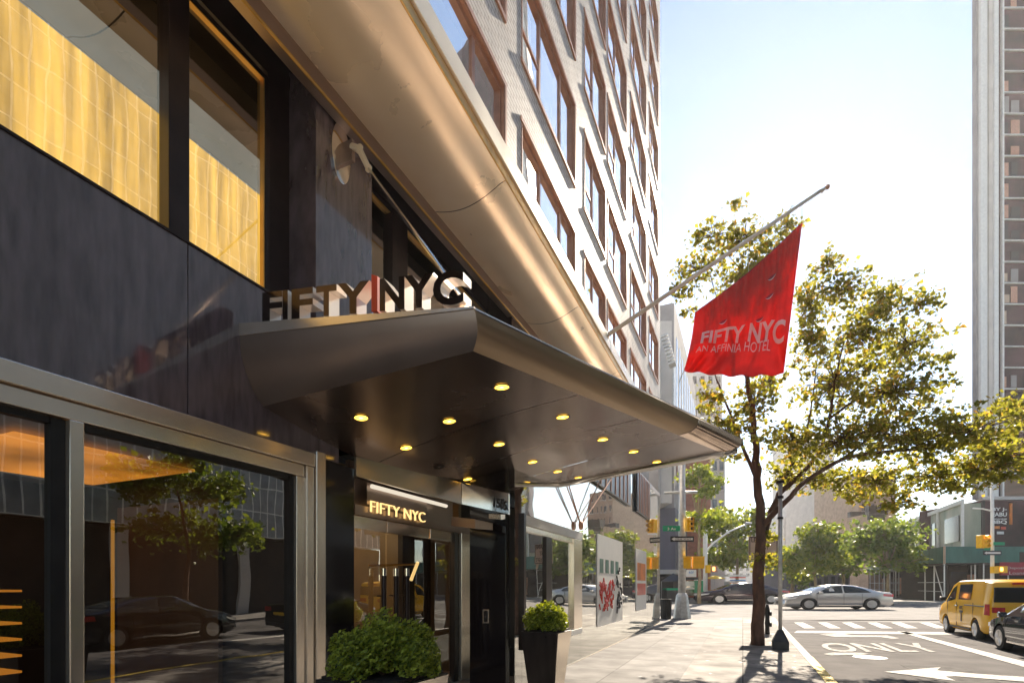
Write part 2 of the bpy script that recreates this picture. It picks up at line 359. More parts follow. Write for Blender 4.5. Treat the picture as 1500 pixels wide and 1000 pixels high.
# ================================================================ SETTING
g = MB(); g.add([world(-420, -150, -0.16), world(420, -150, -0.16), world(420, 640, -0.16), world(-420, 640, -0.16)], [(0, 1, 2, 3)])
struct(g.build('ground', 'asphalt2'))
RZ = -0.13                                   # road level; the pavement is at 0
XK = 1.45                                    # kerb line
g = MB().box(XK, 13.0, -40, 30, RZ - .01, RZ); struct(g.build('street', 'asphalt'))
g = MB().fbox(-140, 160, 26.3, 49, RZ + .004 - .01, RZ + .006); struct(g.build('avenue', 'asphalt2'))
# near pavement: wall strip, main strip, kerbside strip, kerb
def corner(x, d=26.0):                       # where x = const meets the avenue kerb line (depth d)
    return (d - 0 + x * ST) / CT
def strip(x0, x1, y0, z1, name, m, z0=-.15, d=26.0):
    a = [(x0, y0, z0), (x1, y0, z0), (x1, corner(x1, d), z0), (x0, corner(x0, d), z0)]
    b = [(p[0], p[1], z1) for p in a]
    return struct(MB().hexa(a, b).build(name, m))
strip(-14, -3.25, -15, 0.0, 'pavement_by_wall', 'concrete2')
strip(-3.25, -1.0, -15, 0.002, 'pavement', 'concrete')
strip(-1.0, XK - .17, -15, 0.0, 'pavement_by_kerb', 'concrete2')
strip(XK - .17, XK, -15, 0.006, 'kerb', 'kerb')
kk = MB().add([(XK - .172, -15, .012), (XK + .003, -15, .012), (XK + .003, 13.6, .012), (XK - .172, 13.6, .012), (XK + .003, -15, RZ), (XK + .003, 13.6, RZ)], [(0, 1, 2, 3), (1, 4, 5, 2)])
struct(kk.build('kerb_paint', 'kerbyel'))
# far sides
struct(MB().fbox(-140, 15.5, 49, 54, -.15, 0.0).build('far_pavement', 'kerb'))
struct(MB().fbox(15.5, 31.0, 49, 52, -.15, -.04).build('far_street_mouth', 'asphalt2'))
struct(MB().box(13.0, 17.5, -40, 33, -.15, 0.0).build('opposite_pavement', 'concrete2'))
struct(MB().fbox(33, 140, 48, 54, -.15, 0.0).build('far_corner_pavement', 'kerb'))
struct(MB().add([(8, 60, -.12), (17, 60, -.12), (17, 400, -.12), (8, 400, -.12)], [(0, 1, 2, 3)]).build('far_street', 'asphalt2'))
# road markings
rgs = random.Random(9)
gm = MB()
for k in range(90):
    x = rgs.uniform(-2.9, 1.1); y = rgs.uniform(7, 22); r_ = rgs.uniform(.02, .05)
    vs_g = [(x + r_ * rgs.uniform(.7, 1.1) * math.cos(a * PI / 5), y + r_ * rgs.uniform(.7, 1.1) * math.sin(a * PI / 5), .0045) for a in range(10)]
    gm.add(vs_g, [tuple(range(10))])
gm = gm.build('pavement_gum_spots', 'plastic'); gm['kind'] = 'stuff'
for (x, y, w_, l_) in ((3.2, 11.5, 1.1, 2.6), (5.4, 19.5, .9, 3.2), (2.3, 17.5, .7, 1.4), (9.4, 14, 1.4, 3)):
    struct(MB().box(x, x + w_, y, y + l_, RZ - .005, RZ + .004).build('road_patch', 'plastic2'))
mh = MB().cyl((1.95 + .9, 15.2, RZ - .01), (1.95 + .9, 15.2, RZ + .006), .36, n=28); struct(mh.build('manhole_cover', 'plastic'))
def patch(name, pix, z=RZ + .012, m='paintline'):
    ps = [at_z(u, v, z) for u, v in pix]
    return struct(MB().add(ps, [tuple(range(len(ps)))]).build(name, m))
x0 = at_z(1168, 926, RZ); 
patch('stop_line', [(1168, 923.0), (1500, 926.5), (1620, 928), (1620, 932), (1500, 930), (1163, 926.3)])
patch('lane_line', [(1314, 924), (1325, 924), (1500, 968), (1700, 1018), (1700, 1028), (1500, 976)])
for k, u in enumerate((1163, 1198, 1233, 1270, 1305, 1346, 1388, 1430)):
    a = at_z(u, 911, RZ + .012); b = at_z(u + 19, 919.5, RZ + .012)
    patch('crosswalk_bar', [(u, 911), (u + 13 + k * .5, 911), (u + 32 + k * 2, 919.5), (u + 15 + k * 2, 919.5)])
# arrow behind the line and arrow in front
patch('far_arrow', [(1200, 928.5), (1236, 927), (1246, 929.5), (1300, 930), (1318, 934), (1308, 935), (1290, 932.5), (1246, 932.5), (1222, 932)], m='wornpaint')
patch('road_arrow', [(1295, 983), (1378, 976.5), (1372, 981), (1430, 986), (1520, 992), (1520, 999), (1400, 989.5), (1385, 990), (1400, 996.5)])
# ONLY, painted long on the road, read by the oncoming lane
vs, fs = text_geo('ONLY', 1.0, 0.0, 0.02, 'LEFT')
xa = min(v.x for v in vs); xb = max(v.x for v in vs); yb = max(v.y for v in vs)
p00 = at_z(1214, 953.5, RZ + .012); p10 = at_z(1390, 954.5, RZ + .012); p01 = at_z(1197, 941, RZ + .012); p11 = at_z(1345, 941, RZ + .012)
patch('worn_bar', [(1206, 957), (1220, 955), (1262, 955), (1273, 957), (1262, 958.6), (1215, 959)], m='wornpaint')
mb = MB()
mb.add([p00.lerp(p10, (v.x - xa) / (xb - xa)).lerp(p01.lerp(p11, (v.x - xa) / (xb - xa)), max(0, v.y / yb)) for v in vs], fs)
struct(mb.build('road_lettering', 'wornpaint', fix=False))

# ================================================================ HOTEL
XF = -4.48; XW = -5.05; XP = -4.62; XU = -3.25
hotel = thing('hotel_building', 'black stone and steel fronted hotel under a white brick tower with copper window frames', 'building', (-6, 6, 0))
def part(mb, name, m, parent=hotel, **k): return mb.build(name, m, parent, **k)
# --- black stone wall above and beside the big shop window
zc = 3.12; zs = 4.66
mb = MB()
for a, b in ((-3, .55), (.56, 3.02), (3.03, 4.9)):
    mb.box(XF - .25, XF, a, b, zc, zs)
part(mb, 'stone_wall', 'granite_up', bevel=.002)
part(MB().box(XF - .25, XF - .001, 4.91, 10.3, 3.70, zs), 'stone_wall', 'granite_up')
part(MB().box(XF - .9, XF - .26, -3, 4.9, zs - .02, zs), 'sill_ledge', 'darkframe')
part(MB().box(XF - .2, XF, 4.57, 5.17, 0, 3.11).box(XF - .25, XF - .001, 5.17, 10.3, 3.3, 3.69), 'stone_pier', 'granite')
# thin metal drip on top of wall
part(MB().box(XF - .26, XF + .015, -3, 4.9, zs, zs + .02), 'coping', 'darkframe')
# --- upper recess: back wall, window frames
zt = 7.50
part(MB().box(XW - .1, XW, -3, 12, zt + .1, 8.3).box(XW - .6, XF - .02, 10.1, 23, 5.56, 8.3).box(XW - .6, XF - .26, 10.1, 12.5, 4.3, 5.4).box(XW - .1, XW - .0, 4.36, 5.70, 4.4, 7.6), 'recess_wall', 'darkframe')
part(MB().box(XW, XP, 4.67, 5.69, 4.4, 8.0), 'pier', 'granite_up', bevel=.004)
part(MB().box(XF - .12, XF + .012, -3, 23, 7.36, 7.585), 'lintel', 'bronze', bevel=.01)
part(MB().cyl((XF + .012, -3, 7.37), (XF + .012, 23, 7.37), .018, n=8), 'lintel_trim', 'gold', smooth=True)
def upper_window(y0, y1, z0, z1, mull=()):
    w_ = MB()
    f = .055
    w_.box(XW - .03, XW + .05, y0, y1, z1 - f, z1).box(XW - .03, XW + .05, y0, y1, z0, z0 + f)
    w_.box(XW - .03, XW + .05, y0, y0 + f, z0 + f, z1 - f).box(XW - .03, XW + .05, y1 - f, y1, z0 + f, z1 - f)
    for a, b in mull: w_.box(XW - .05, XW + .10, a, b, z0 + f, z1 - f)
    o = part(w_, 'window', 'darkframe', bevel=.006)
    i_ = MB(); g2 = f + .02
    for zz in (z1 - g2 - .012,): i_.box(XW, XW + .06, y0 + g2, y1 - g2, zz, zz + .012)
    i_.box(XW, XW + .06, y1 - g2 - .012, y1 - g2, z0 + g2, z1 - g2)
    part(i_, 'inner_bead', 'gold', o)
    ys = [y0] + [q for ab in mull for q in ab] + [y1]
    for a, b in zip(ys[::2], ys[1::2]):
        part(MB().quad((XW + .01, a, z0), (XW + .01, b, z0), (XW + .01, b, z1), (XW + .01, a, z1)), 'pane', 'glass_up', o)
    return o
upper_window(-2, 4.34, 4.5, zt, ((0.2, .4), (3.16, 3.36)))
upper_window(5.75, 10.05, 4.5, zt, ((6.58, 6.98),))
# rooms behind the upper windows
_t3 = M['glow_curtain'].node_tree; _n = [n for n in _t3.nodes if n.type == 'TEX_NOISE'][0]; _tc = [n for n in _t3.nodes if n.type == 'TEX_COORD'][0]
_mp = _t3.nodes.new('ShaderNodeMapping'); _mp.inputs['Scale'].default_value = (1, 7, .5); _t3.links.new(_tc.outputs['Object'], _mp.inputs[0]); _t3.links.new(_mp.outputs[0], _n.inputs['Vector'])  # vertical streaks shade the curtain folds into the glow
XS = -5.75
part(MB().quad((XS, -3, 4.4), (XS, 5.25, 4.4), (XS, 5.25, 6.72), (XS, -3, 6.72)), 'yellow_curtain', 'glow_curtain')
part(MB().box(XS - .02, XS + .02, -3, 5.25, 6.721, 7.16), 'bulkhead', emis('bulkhead_own_glow', (0.42, 0.45, 0.42), 0.16, 1, .2))  # bulkhead emits the room light it should only receive
sl_ = MB()
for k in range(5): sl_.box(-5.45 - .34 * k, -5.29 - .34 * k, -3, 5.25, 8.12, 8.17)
part(sl_, 'ceiling_slats', emis('glowing_slats', (0.9, 0.45, 0.05), 0.30, 1, .5))  # slats are no lamps: the light on them is emission
part(MB().box(-9, XS - .3, -3, 4.5, 8.3, 8.35).box(-9, -8.9, -3, 10, 4.4, 8.3).box(-9, XW - .1, 5.3, 5.4, 4.4, 8.3).box(-9, XW - .1, 10, 10.1, 4.4, 8.3), 'room_wall', 'tanwood')
part(MB().box(-9, XW - .15, 4.5, 10, 8.2, 8.25), 'room_ceiling', 'tanwood')
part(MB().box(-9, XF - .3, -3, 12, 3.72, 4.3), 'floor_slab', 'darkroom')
# --- curved soffit under the tower
def arc_soffit(y0, y1):
    n = 14; vs = []; fs = []
    for j, y in enumerate((y0, y1)):
        for i in range(n + 1):
            s = i / n; x = XF + (XU - XF) * s
            z = 7.585 + (7.70 - 7.585) * s * s - .12 * math.sin(PI * min(1, s * 1.05)) 
            vs.append((x, y, z))
    for i in range(n): fs.append((i, i + 1, n + 2 + i, n + 1 + i))
    return MB().add(vs, fs)
ys = (-4, -.55, 3.25, 7.06, 10.9, 14.7, 18.6, 23.0)
for a, b in zip(ys, ys[1:]):
    part(arc_soffit(a + .008, b - .008), 'soffit_panel', 'champagne', smooth=True)
part(MB().box(XF - .3, XU - .02, -4, 23, 7.83, 7.9), 'soffit_backing', 'darkframe')
part(MB().box(XU - .05, XU + .02, -4, 23, 7.70, 7.86), 'soffit_edge', 'gold', bevel=.012)
part(MB().box(XU - .05, XU + .05, -4, 23, 7.861, 8.03), 'fascia', 'champagne', bevel=.008)
part(MB().box(XU - .05, XU + .035, -4, 23, 8.031, 8.19), 'fascia', 'champagne', bevel=.008)
# --- white brick tower with window rows
cols = [(-3.4, -.55), (.3, 3.1), (3.9, 7.02), (7.68, 10.56), (11.3, 13.2), (13.5, 15.84), (16.57, 19.36), (20.13, 22.33)]
Z0 = 7.40; DZ = 2.70; WH = 1.68; NR = 11
ztop = Z0 + DZ * NR + .9
bw = MB(); yy = [-4] + [q for c_ in cols for q in c_] + [23.0]
for a, b in zip(yy[::2], yy[1::2]): bw.box(XU - .35, XU, a, b, 8.19, ztop)
for (a, b) in cols:
    for k in range(NR):
        z1 = Z0 + DZ * k + WH
        bw.box(XU - .35, XU, a, b, z1, z1 + DZ - WH if k < NR - 1 else ztop)
part(bw, 'brick_wall', 'whitebrick', fix=False)
part(MB().box(-20, XU - .36, 22.7, 23, 8.0, ztop).box(-20, XU - .36, -4, 22.7, ztop - .1, ztop), 'side_wall', 'whitebrick')
part(MB().box(-20, XU - 1.4, -4, 22.7, 8.0, 8.05), 'slab', 'darkroom')
def win_set(wid, hh, full):
    nm = 2 if wid > 2.5 else 1
    f = .07; fr = MB()
    fr.box(-.22, -.04, 0, wid, hh - .10, hh).box(-.22, -.04, 0, f, 0, hh - .1).box(-.22, -.04, wid - f, wid, 0, hh - .1)
    cuts = [wid * .46] if nm == 1 else [wid * .33, wid * .72]
    for c_ in cuts: fr.box(-.22, -.05, c_ - .04, c_ + .04, 0, hh - .1)
    if full:
        fr.box(-.22, .03, -.03, wid + .03, -.07, 0.0)
        fr.box(-.2, -.055, f, cuts[0] - .04, .66, .71)
    ln = MB().box(-.038, .012, -.0, wid, hh - .025, hh - .002).box(-.038, .012, wid - .025, wid - .002, 0, hh - .026).box(-.038, .012, .002, .025, 0, hh - .026)
    ln.box(.002, .022, -.05, wid + .06, hh - .001, hh + .07).box(.002, .022, wid + .0, wid + .06, 0, hh - .002)
    gl = MB().quad((-.075, f, 0), (-.075, wid - f, 0), (-.075, wid - f, hh - .1), (-.075, f, hh - .1))
    bl = MB().quad((-.2, .01, .0), (-.2, wid - .01, .0), (-.2, wid - .01, hh), (-.2, .01, hh))
    return fr.build('window', 'copper'), ln.build('reveal', 'copper'), gl.build('pane', 'glass_brick'), bl.build('blind', 'curtain')
for ci, (a, b) in enumerate(cols):
    wid = b - a; z1_ = Z0 + WH
    low = win_set(wid, z1_ - 8.19, False); full = win_set(wid, WH, True)
    for k in range(NR):
        if a < 3 and k > 3: continue
        src = low if k == 0 else full
        obs = [o if k < 2 else o.copy() for o in src]
        if k >= 2:
            for o in obs: C.objects.link(o)
        ob = obs[0]; ob.parent = hotel; ob.matrix_parent_inverse = hotel.matrix_basis.inverted(); ob.location = (XU, a, 8.19 if k == 0 else Z0 + DZ * k)
        for o in obs[1:]: o.parent = ob
        f_ = random.choice((1, 1, 1, .75, .55, .4)); obs[3].scale = (1, 1, f_); obs[3].location = (0, 0, (z1_ - 8.19 if k == 0 else WH) * (1 - f_))
# --- big shop window
sf = thing('shopfront', 'large steel framed shop window left of the entrance, warm lamp inside', 'shop window', (XF, 2, 0))
part(MB().box(XF, XF + .10, -3, 4.42, 2.97, 3.12), 'top_beam', 'steelh', sf, bevel=.006)
part(MB().box(XF - .02, XF + .06, -3, 4.30, 2.84, 2.965), 'inner_beam', 'steelh', sf, bevel=.006)
part(MB().box(XF, XF + .12, 4.425, 4.56, 0, 3.15), 'end_post', 'steel', sf, bevel=.006)
part(MB().box(XF - .02, XF + .065, 4.19, 4.42, 0, 2.835).box(XF - .02, XF + .09, 4.31, 4.415, 0, 2.965), 'inner_post', 'steel', sf, bevel=.006)
part(MB().box(XF - .04, XF + .075, 2.11, 2.20, 0, 2.835), 'mullion', 'steel', sf, bevel=.006)
part(MB().box(XF - .06, XF + .02, 2.02, 2.108, 0, 2.835).box(XF - .06, XF + .02, 4.13, 4.188, 0, 2.835).box(XF - .05, XF + .01, 2.2, 4.13, 2.79, 2.838).box(XF - .05, XF + .01, -3, 2.02, 2.79, 2.838), 'gasket', 'black', sf)
part(MB().box(XF - .03, XF + .09, -3, 4.19, 0, .18), 'bottom_rail', 'steel', sf, bevel=.006)
for a, b in ((-3, 2.02), (2.2, 4.13)):
    part(MB().quad((XF - .02, a, .18), (XF - .02, b, .18), (XF - .02, b, 2.79), (XF - .02, a, 2.79)), 'pane', 'glass_clear', sf)
# room behind it
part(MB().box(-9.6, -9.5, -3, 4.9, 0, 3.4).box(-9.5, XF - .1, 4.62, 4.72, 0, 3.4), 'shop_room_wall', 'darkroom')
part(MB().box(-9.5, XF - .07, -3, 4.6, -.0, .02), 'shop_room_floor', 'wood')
part(MB().box(-9.5, XF - .07, -3, 4.62, 3.15, 3.2), 'shop_room_ceiling', 'tanwood')
part(MB().box(-8.2, XF - 1.6, 4.50, 4.56, .0, 2.75), 'timber_panel', 'wood')
part(MB().box(-8.6, XF - 1.9, 2.6, 4.4, 3.09, 3.12), 'cove_light', 'cove')
lp = thing('wall_lamp', 'shallow glowing disc lamp behind the large shop window', 'lamp', tuple(at_d(300, 775, 7.2)))
c_ = at_d(300, 775, 7.2)
part(MB().lathe([(.02, .05), (.16, .035), (.20, 0), (.02, -.01)], c_, 20), 'lamp_shade', 'warm', lp, smooth=True)
part(MB().cyl(c_ + Vector((0, 0, .05)), c_ + Vector((0, 0, 3.15 - c_.z)), .008, n=6), 'stem', 'black', lp)
pl = bpy.data.lights.new('lamp_light', 'POINT'); pl.energy = 9; pl.color = (1, .5, .18); pl.shadow_soft_size = .2
po = bpy.data.objects.new('lamp_light', pl); C.objects.link(po); po.location = c_ + Vector((0.1, 0, .25)); po.parent = lp; po.matrix_parent_inverse = lp.matrix_basis.inverted()
cp = at_d(165, 900, 6.4)
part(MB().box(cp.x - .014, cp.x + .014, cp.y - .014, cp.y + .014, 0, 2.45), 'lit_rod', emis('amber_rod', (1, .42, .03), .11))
st = thing('timber_stair', 'timber stair with self-glowing treads behind the left pane of the shop window', 'stair', tuple(at_d(20, 1000, 5.5)))
for k in range(6):
    a = at_d(8, 985 - 24 * k, 5.6)
    part(MB().box(a.x - .9, a.x + .05, a.y - .08, a.y + .12, a.z - .012, a.z + .012), 'tread', emis('glowing_tread', (1, .36, .04), .14) if k == 0 else MATS['glowing_tread'], st)  # treads glow by themselves, lamplight put into the material
# --- entrance
ent = thing('hotel_entrance', 'recessed glass double door of the hotel with steel band and lit lettering', 'entrance', (XF, 6.8, 0))
yA = 5.19; yB = 7.2
def band(u0, vb0, vt0, d0, u1, vb1, vt1, d1, th=.05):
    a0 = at_d(u0, vb0, d0); b0 = at_d(u0, vt0, d0); a1 = at_d(u1, vb1, d1); b1 = at_d(u1, vt1, d1)
    n = (a1 - a0).cross(Vector((0, 0, 1))).normalized() * th
    if n.y > 0: n = -n
    return MB().hexa([a0, a1, a1 - n, a0 - n], [b0, b1, b1 - n, b0 - n])
d0 = XF / (CT * _t(522) - ST)
part(band(522, 697, 668, d0 - .05, 676, 738, 706, 8.24), 'steel_band', 'steelh', ent, bevel=.003)
part(band(676.3, 738, 706, 8.235, 745, 753, 722, 7.92), 'steel_band', 'chrome', ent, bevel=.003)
nb = at_d(727, 749, 8.0 - .07); xd = (at_d(745, 751, 7.92) - at_d(676, 738, 8.24)).normalized()
text_on('house_number', '155', at_d(731, 744, 7.84), xd, .15, 'plastic', ent, width=.19, bold=.05, zdir=(0, 0, 1), depth=.02)
# thin return pier with keypad
part(MB().box(-3.97, -3.34, 7.27, 7.41, 0, 3.6), 'return_pier', 'granite', ent, bevel=.003)
kp = at_y(712, 902, 7.262)
o = part(MB().box(kp.x - .055, kp.x + .055, kp.y - .012, kp.y, kp.z - .11, kp.z + .11), 'keypad', 'steel', ent, bevel=.004)
part(MB().box(kp.x - .035, kp.x + .035, kp.y - .018, kp.y - .013, kp.z - .085, kp.z + .085), 'keypad_face', 'black', o)
part(MB().lathe([(.0001, -.024), (.012, -.024), (.012, -.019)], kp, 10, 'y'), 'key_button', 'chrome', o)
# shelf light over pier
a = at_d(661, 772, 7.9); b = at_d(696, 772, 7.7)
part(MB().hexa([at_d(661, 770, 8.0), at_d(696, 774, 7.5), at_d(722, 776, 7.9), at_d(690, 771, 8.4)], [at_d(661, 757, 8.0), at_d(696, 760, 7.5), at_d(722, 766, 7.9), at_d(690, 758, 8.4)]), 'shelf_light', 'bronze', ent, bevel=.004)
part(MB().hexa([at_d(716, 759, 7.6), at_d(734, 761, 7.5), at_d(740, 760, 7.7), at_d(722, 757, 7.8)], [at_d(716, 752, 7.6), at_d(734, 753, 7.5), at_d(740, 753, 7.7), at_d(722, 751, 7.8)]), 'camera_box', 'steel', ent, bevel=.004)
# door leaves and transom on the facade line
def onF(u, v, dx=0.0): return at_x(u, v, XF + dx)
def fpanel(us, dx, th, name, m, parent=ent, bevel=0.0, smooth=False):
    """us: 4 picture corners (bl, br, tr, tl) on the facade plane, thickened inward"""
    ps = [onF(u, v, dx) for u, v in us]
    k = Vector((-th, 0, 0))
    if th == 0: return part(MB().quad(*ps), name, m, parent)
    return part(MB().hexa(ps, [p + k for p in ps]), name, m, parent, bevel=bevel)
def zf(u, v): return onF(u, v).z
def yf(u): return onF(u, 800).y
part(MB().box(XF - .35, XF - .22, yf(522), yf(592), zf(600, 722), zf(600, 722) + .2), 'head_box', 'steelh', ent)
zh = zf(650, 776)        # door head
part(MB().box(XF - .12, XF - .02, yf(522), yf(690), zh, zh + .13), 'door_head', 'bronze', ent, bevel=.004)
part(MB().box(XF - .10, XF + .02, yf(522), yf(650), zf(600, 718), zf(600, 718) + .09), 'light_tube_housing', 'darkframe', ent)
part(MB().cyl((XF + .05, yf(540), zf(600, 728)), (XF + .05, yf(650), zf(600, 728)), .028, n=10), 'light_tube', 'whitelit', ent, smooth=True)
part(MB().box(XF - .10, XF + .06, yf(672), yf(690), 0, zh), 'door_post', 'steel', ent, bevel=.006)
part(MB().box(XF - .10, XF, yf(666), yf(671), 0, zh), 'door_gasket', 'black', ent)
part(MB().box(XF - .18, XF - .12, yf(522), yf(672), zh + .13, 3.25), 'transom_panel', 'bronze', ent)
ct = onF(581, 760, -.0)
text_on('lit_lettering', 'FIFTY NYC', (XF + .02, (yf(541) + yf(621)) / 2, zf(590, 762) + .03), (0, 1, 0), .15, 'goldlit', ent, width=yf(621) - yf(541), depth=.02, bold=-.012)
part(MB().quad((XF - .005, yf(538), zh + .16), (XF - .005, yf(626), zh + .16), (XF - .005, yf(626), zh + .44), (XF - .005, yf(538), zh + .44)), 'sign_plate', 'bronze', ent)
dl = [(522, 570), (571.5, 632), (634, 666)]
for k, (ua, ub) in enumerate(dl):
    y0_, y1_ = yf(ua), yf(ub)
    o = part(MB().box(XF - .09, XF - .04, y0_, y1_, zh - .17, zh - .01), 'door', 'steelh', ent, bevel=.003)
    part(MB().box(XF - .09, XF - .04, y0_, y1_, .0, .1), 'bottom_rail', 'steelh', o)
    part(MB().quad((XF - .06, y0_ + .005, .1), (XF - .06, y1_ - .005, .1), (XF - .06, y1_ - .005, zh - .17), (XF - .06, y0_ + .005, zh - .17)), 'pane', 'glass_clear', o)
    if k < 2:
        for uu in ((558,) if k == 0 else (576, 592)):
            yh = yf(uu)
            h_ = MB().cyl((XF + .05, yh, .35), (XF + .05, yh, zf(uu, 843)), .035, n=12)
            h_.cyl((XF + .05, yh, .5), (XF - .06, yh, .5), .012, n=8).cyl((XF + .05, yh, 1.5), (XF - .06, yh, 1.5), .012, n=8)
            part(h_, 'handle', 'darkframe', o, smooth='auto')
            part(MB().cyl((XF + .05, yh, zf(uu, 843)), (XF + .05, yh, zf(uu, 832)), .037, n=12), 'handle_cap', 'chrome', o, smooth='auto')
# lobby behind the doors
part(MB().box(-9.4, -9.3, 4.8, 8.6, 0, 3.2).box(-9.3, XF - .4, 8.5, 8.6, 0, 3.2), 'lobby_wall', 'tanwood')
part(MB().box(-9.3, XF - .05, 4.8, 8.5, 0, .015), 'lobby_floor', 'tan')
part(MB().box(-9.3, XF - .2, 4.8, 8.5, 3.15, 3.2), 'lobby_ceiling', 'tanwood')
ll = bpy.data.lights.new('lobby_light', 'POINT'); ll.energy = 22; ll.color = (1, .74, .42); ll.shadow_soft_size = .3
lo = bpy.data.objects.new('lobby_light', ll); C.objects.link(lo); lo.location = (-7.2, 6.6, 2.9); lo.parent = ent; lo.matrix_parent_inverse = ent.matrix_basis.inverted()
part(MB().lathe([(.02, 0), (.14, 0), (.14, -.03), (.02, -.03)], (-7.2, 6.6, 3.14), 16), 'ceiling_lamp', 'warm', ent)
pic = at_d(622, 900, 10.2)
lf = MB()
for (a, b) in (((600, 850), (600, 960)), ((622, 852), (622, 960)), ((600, 851), (622, 852)), ((600, 905), (622, 906))):
    lf.cyl(at_d(*a, 10.2), at_d(*b, 10.2), .018, n=6)
part(lf, 'easel_frame', 'chrome', ent)
bar = MB().cyl(at_d(540, 828, 8.3), at_d(612, 826, 9.0), .018, n=6); part(bar, 'brass_rail', 'gold', ent)
part(MB().cyl(at_d(612, 823, 8.8), at_d(602, 849, 8.6), .03, n=6), 'glowing_angle', 'goldlit', ent)  # angle piece glows by itself for the gold light on it

# ================================================================ CANOPY
can = thing('entrance_canopy', 'dark bronze wedge canopy with downlights projecting over the hotel entrance', 'canopy', (XF, 6.5, 3.4))
YN = 3.81
wallZ = [(3.81, 3.47), (4.6, 3.33), (5.3, 3.25), (6.4, 3.20), (7.6, 3.22), (8.8, 3.33), (9.87, 3.56)]
def interp(tab, x):
    for (a, b), (c, d) in zip(tab, tab[1:]):
        if x <= c: return b + (d - b) * (x - a) / (c - a)
    return tab[-1][1]
def cano(s, t):
    """underside: s 0 wall .. 1 outer edge, t 0 near .. 1 far"""
    yw = 3.81 + t * (9.87 - 3.81); pw = Vector((XF, yw, interp(wallZ, yw)))
    po_ = Vector((-2.05, 3.81, 3.59)).lerp(Vector((-.324, 8.8, 3.735)), t)
    p = pw.lerp(po_, s)
    p.z += -(pw.z - (3.47 + .09 * t)) * 0  # straight rulings
    k = (1 - s) ** 2; base = 3.47 + (3.56 - 3.47) * t
    p.z = base + (po_.z - base) * s + (pw.z - base) * k
    return p
def canpatch(t0, t1, ns=14, ntt=5, off=0):
    vs = []; fs = []
    for j in range(ntt + 1):
        for i in range(ns + 1):
            p = cano(i / ns, t0 + (t1 - t0) * j / ntt); p.z += off; vs.append(p)
    for j in range(ntt):
        for i in range(ns):
            a = j * (ns + 1) + i; fs.append((a, a + 1, a + ns + 2, a + ns + 1))
    return MB().add(vs, fs)
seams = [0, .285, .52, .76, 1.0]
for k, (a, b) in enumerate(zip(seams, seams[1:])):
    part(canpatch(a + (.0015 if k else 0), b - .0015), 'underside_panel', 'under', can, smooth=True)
# curved near face: from bottom edge up and back to the top edge
def sweep(pa, pb, name, m, parent=can, smooth=True, n=1):
    """pa, pb: matching polylines"""
    k = len(pa); vs = [Vector(p) for p in pa] + [Vector(p) for p in pb]
    return part(MB().add(vs, [(i, i + 1, k + i + 1, k + i) for i in range(k - 1)]), name, m, parent, smooth=smooth)
nw = []; no_ = []
for i in range(9):
    s = i / 8
    nw.append(Vector((XF + .002, 3.81 - .27 * math.sin(s * PI / 2) , 3.47 + .60 * s ** 1.25)))
    bu_ = .04 * math.sin(PI * s); no_.append(Vector((-2.05, 3.81, 3.59)).lerp(Vector((-1.925, 3.605, 3.81)), s) + Vector((bu_, -bu_ * .3, -bu_ * .6)))
sweep(nw, no_, 'near_face', 'bronze')
topw = Vector((XF + .002, 3.54, 4.19)); topo = Vector((-1.925, 3.605, 3.825))
part(MB().hexa([nw[-1] + Vector((0, -.012, 0)), no_[-1] + Vector((0, -.012, .004)), no_[-1] + Vector((0, .05, .004)), nw[-1] + Vector((0, .05, 0))],
               [topw + Vector((0, -.012, 0)), topo + Vector((0, -.012, .006)), topo + Vector((0, .05, .006)), topw + Vector((0, .05, 0))]), 'sign_rail', 'steelh', can)
# outer fascia, ruled from bottom edge to top edge
bn = Vector((-2.05, 3.81, 3.59)); bf = Vector((-.324, 8.8, 3.735)); tn = Vector((-1.925, 3.605, 3.81)); tf = Vector((.00, 8.95, 3.93))
prof0 = []; prof1 = []
for i in range(9):
    s = i / 8; bulge = .04 * math.sin(PI * s)
    prof0.append(bn.lerp(tn, s) + Vector((bulge, -bulge * .3, -bulge * .6)))
    prof1.append(bf.lerp(tf, s) + Vector((bulge * 1.6, 0, -bulge * 1.3)))
q0 = [a.lerp(b, .72) for a, b in zip(prof0, prof1)]
sweep(prof0, q0, 'outer_fascia', mat('bronze_fascia', (0.44, 0.32, 0.21), 0.38, .85, .12, 1.0, stretch=(1, .3, 2), rvar=.05))
sweep([p + Vector((.006, 0, -.004)) for p in q0], [p + Vector((.006, 0, -.004)) for p in prof1], 'outer_fascia_end', mat('fascia_end_metal', (0.68, 0.52, 0.40), 0.16, 1, .12, 2.0, rvar=.05))
part(MB().tube([tn, tf], .012, 6), 'fascia_bead', 'chrome', can)
# far edge trim: half-round polished
fe = [cano(s / 14, 1.0) for s in range(15)]
pr = []
for p in fe: pr.append(p + Vector((0, .07, .02)))
pr.append(Vector((-.10, 8.93, 3.80)))
part(MB().tube(pr, .085, 12), 'far_edge_trim', mat('edge_trim_metal', (0.72, 0.68, 0.64), 0.14, 1, .08, 3), can, smooth=True)
# end cap of the fascia tip
part(MB().tube([Vector((-.33, 8.83, 3.77)), Vector((-.16, 8.92, 3.83)), Vector((.0, 8.95, 3.90))], [.08, .075, .03], 12), 'tip_cap', MATS['edge_trim_metal'], can, smooth=True)
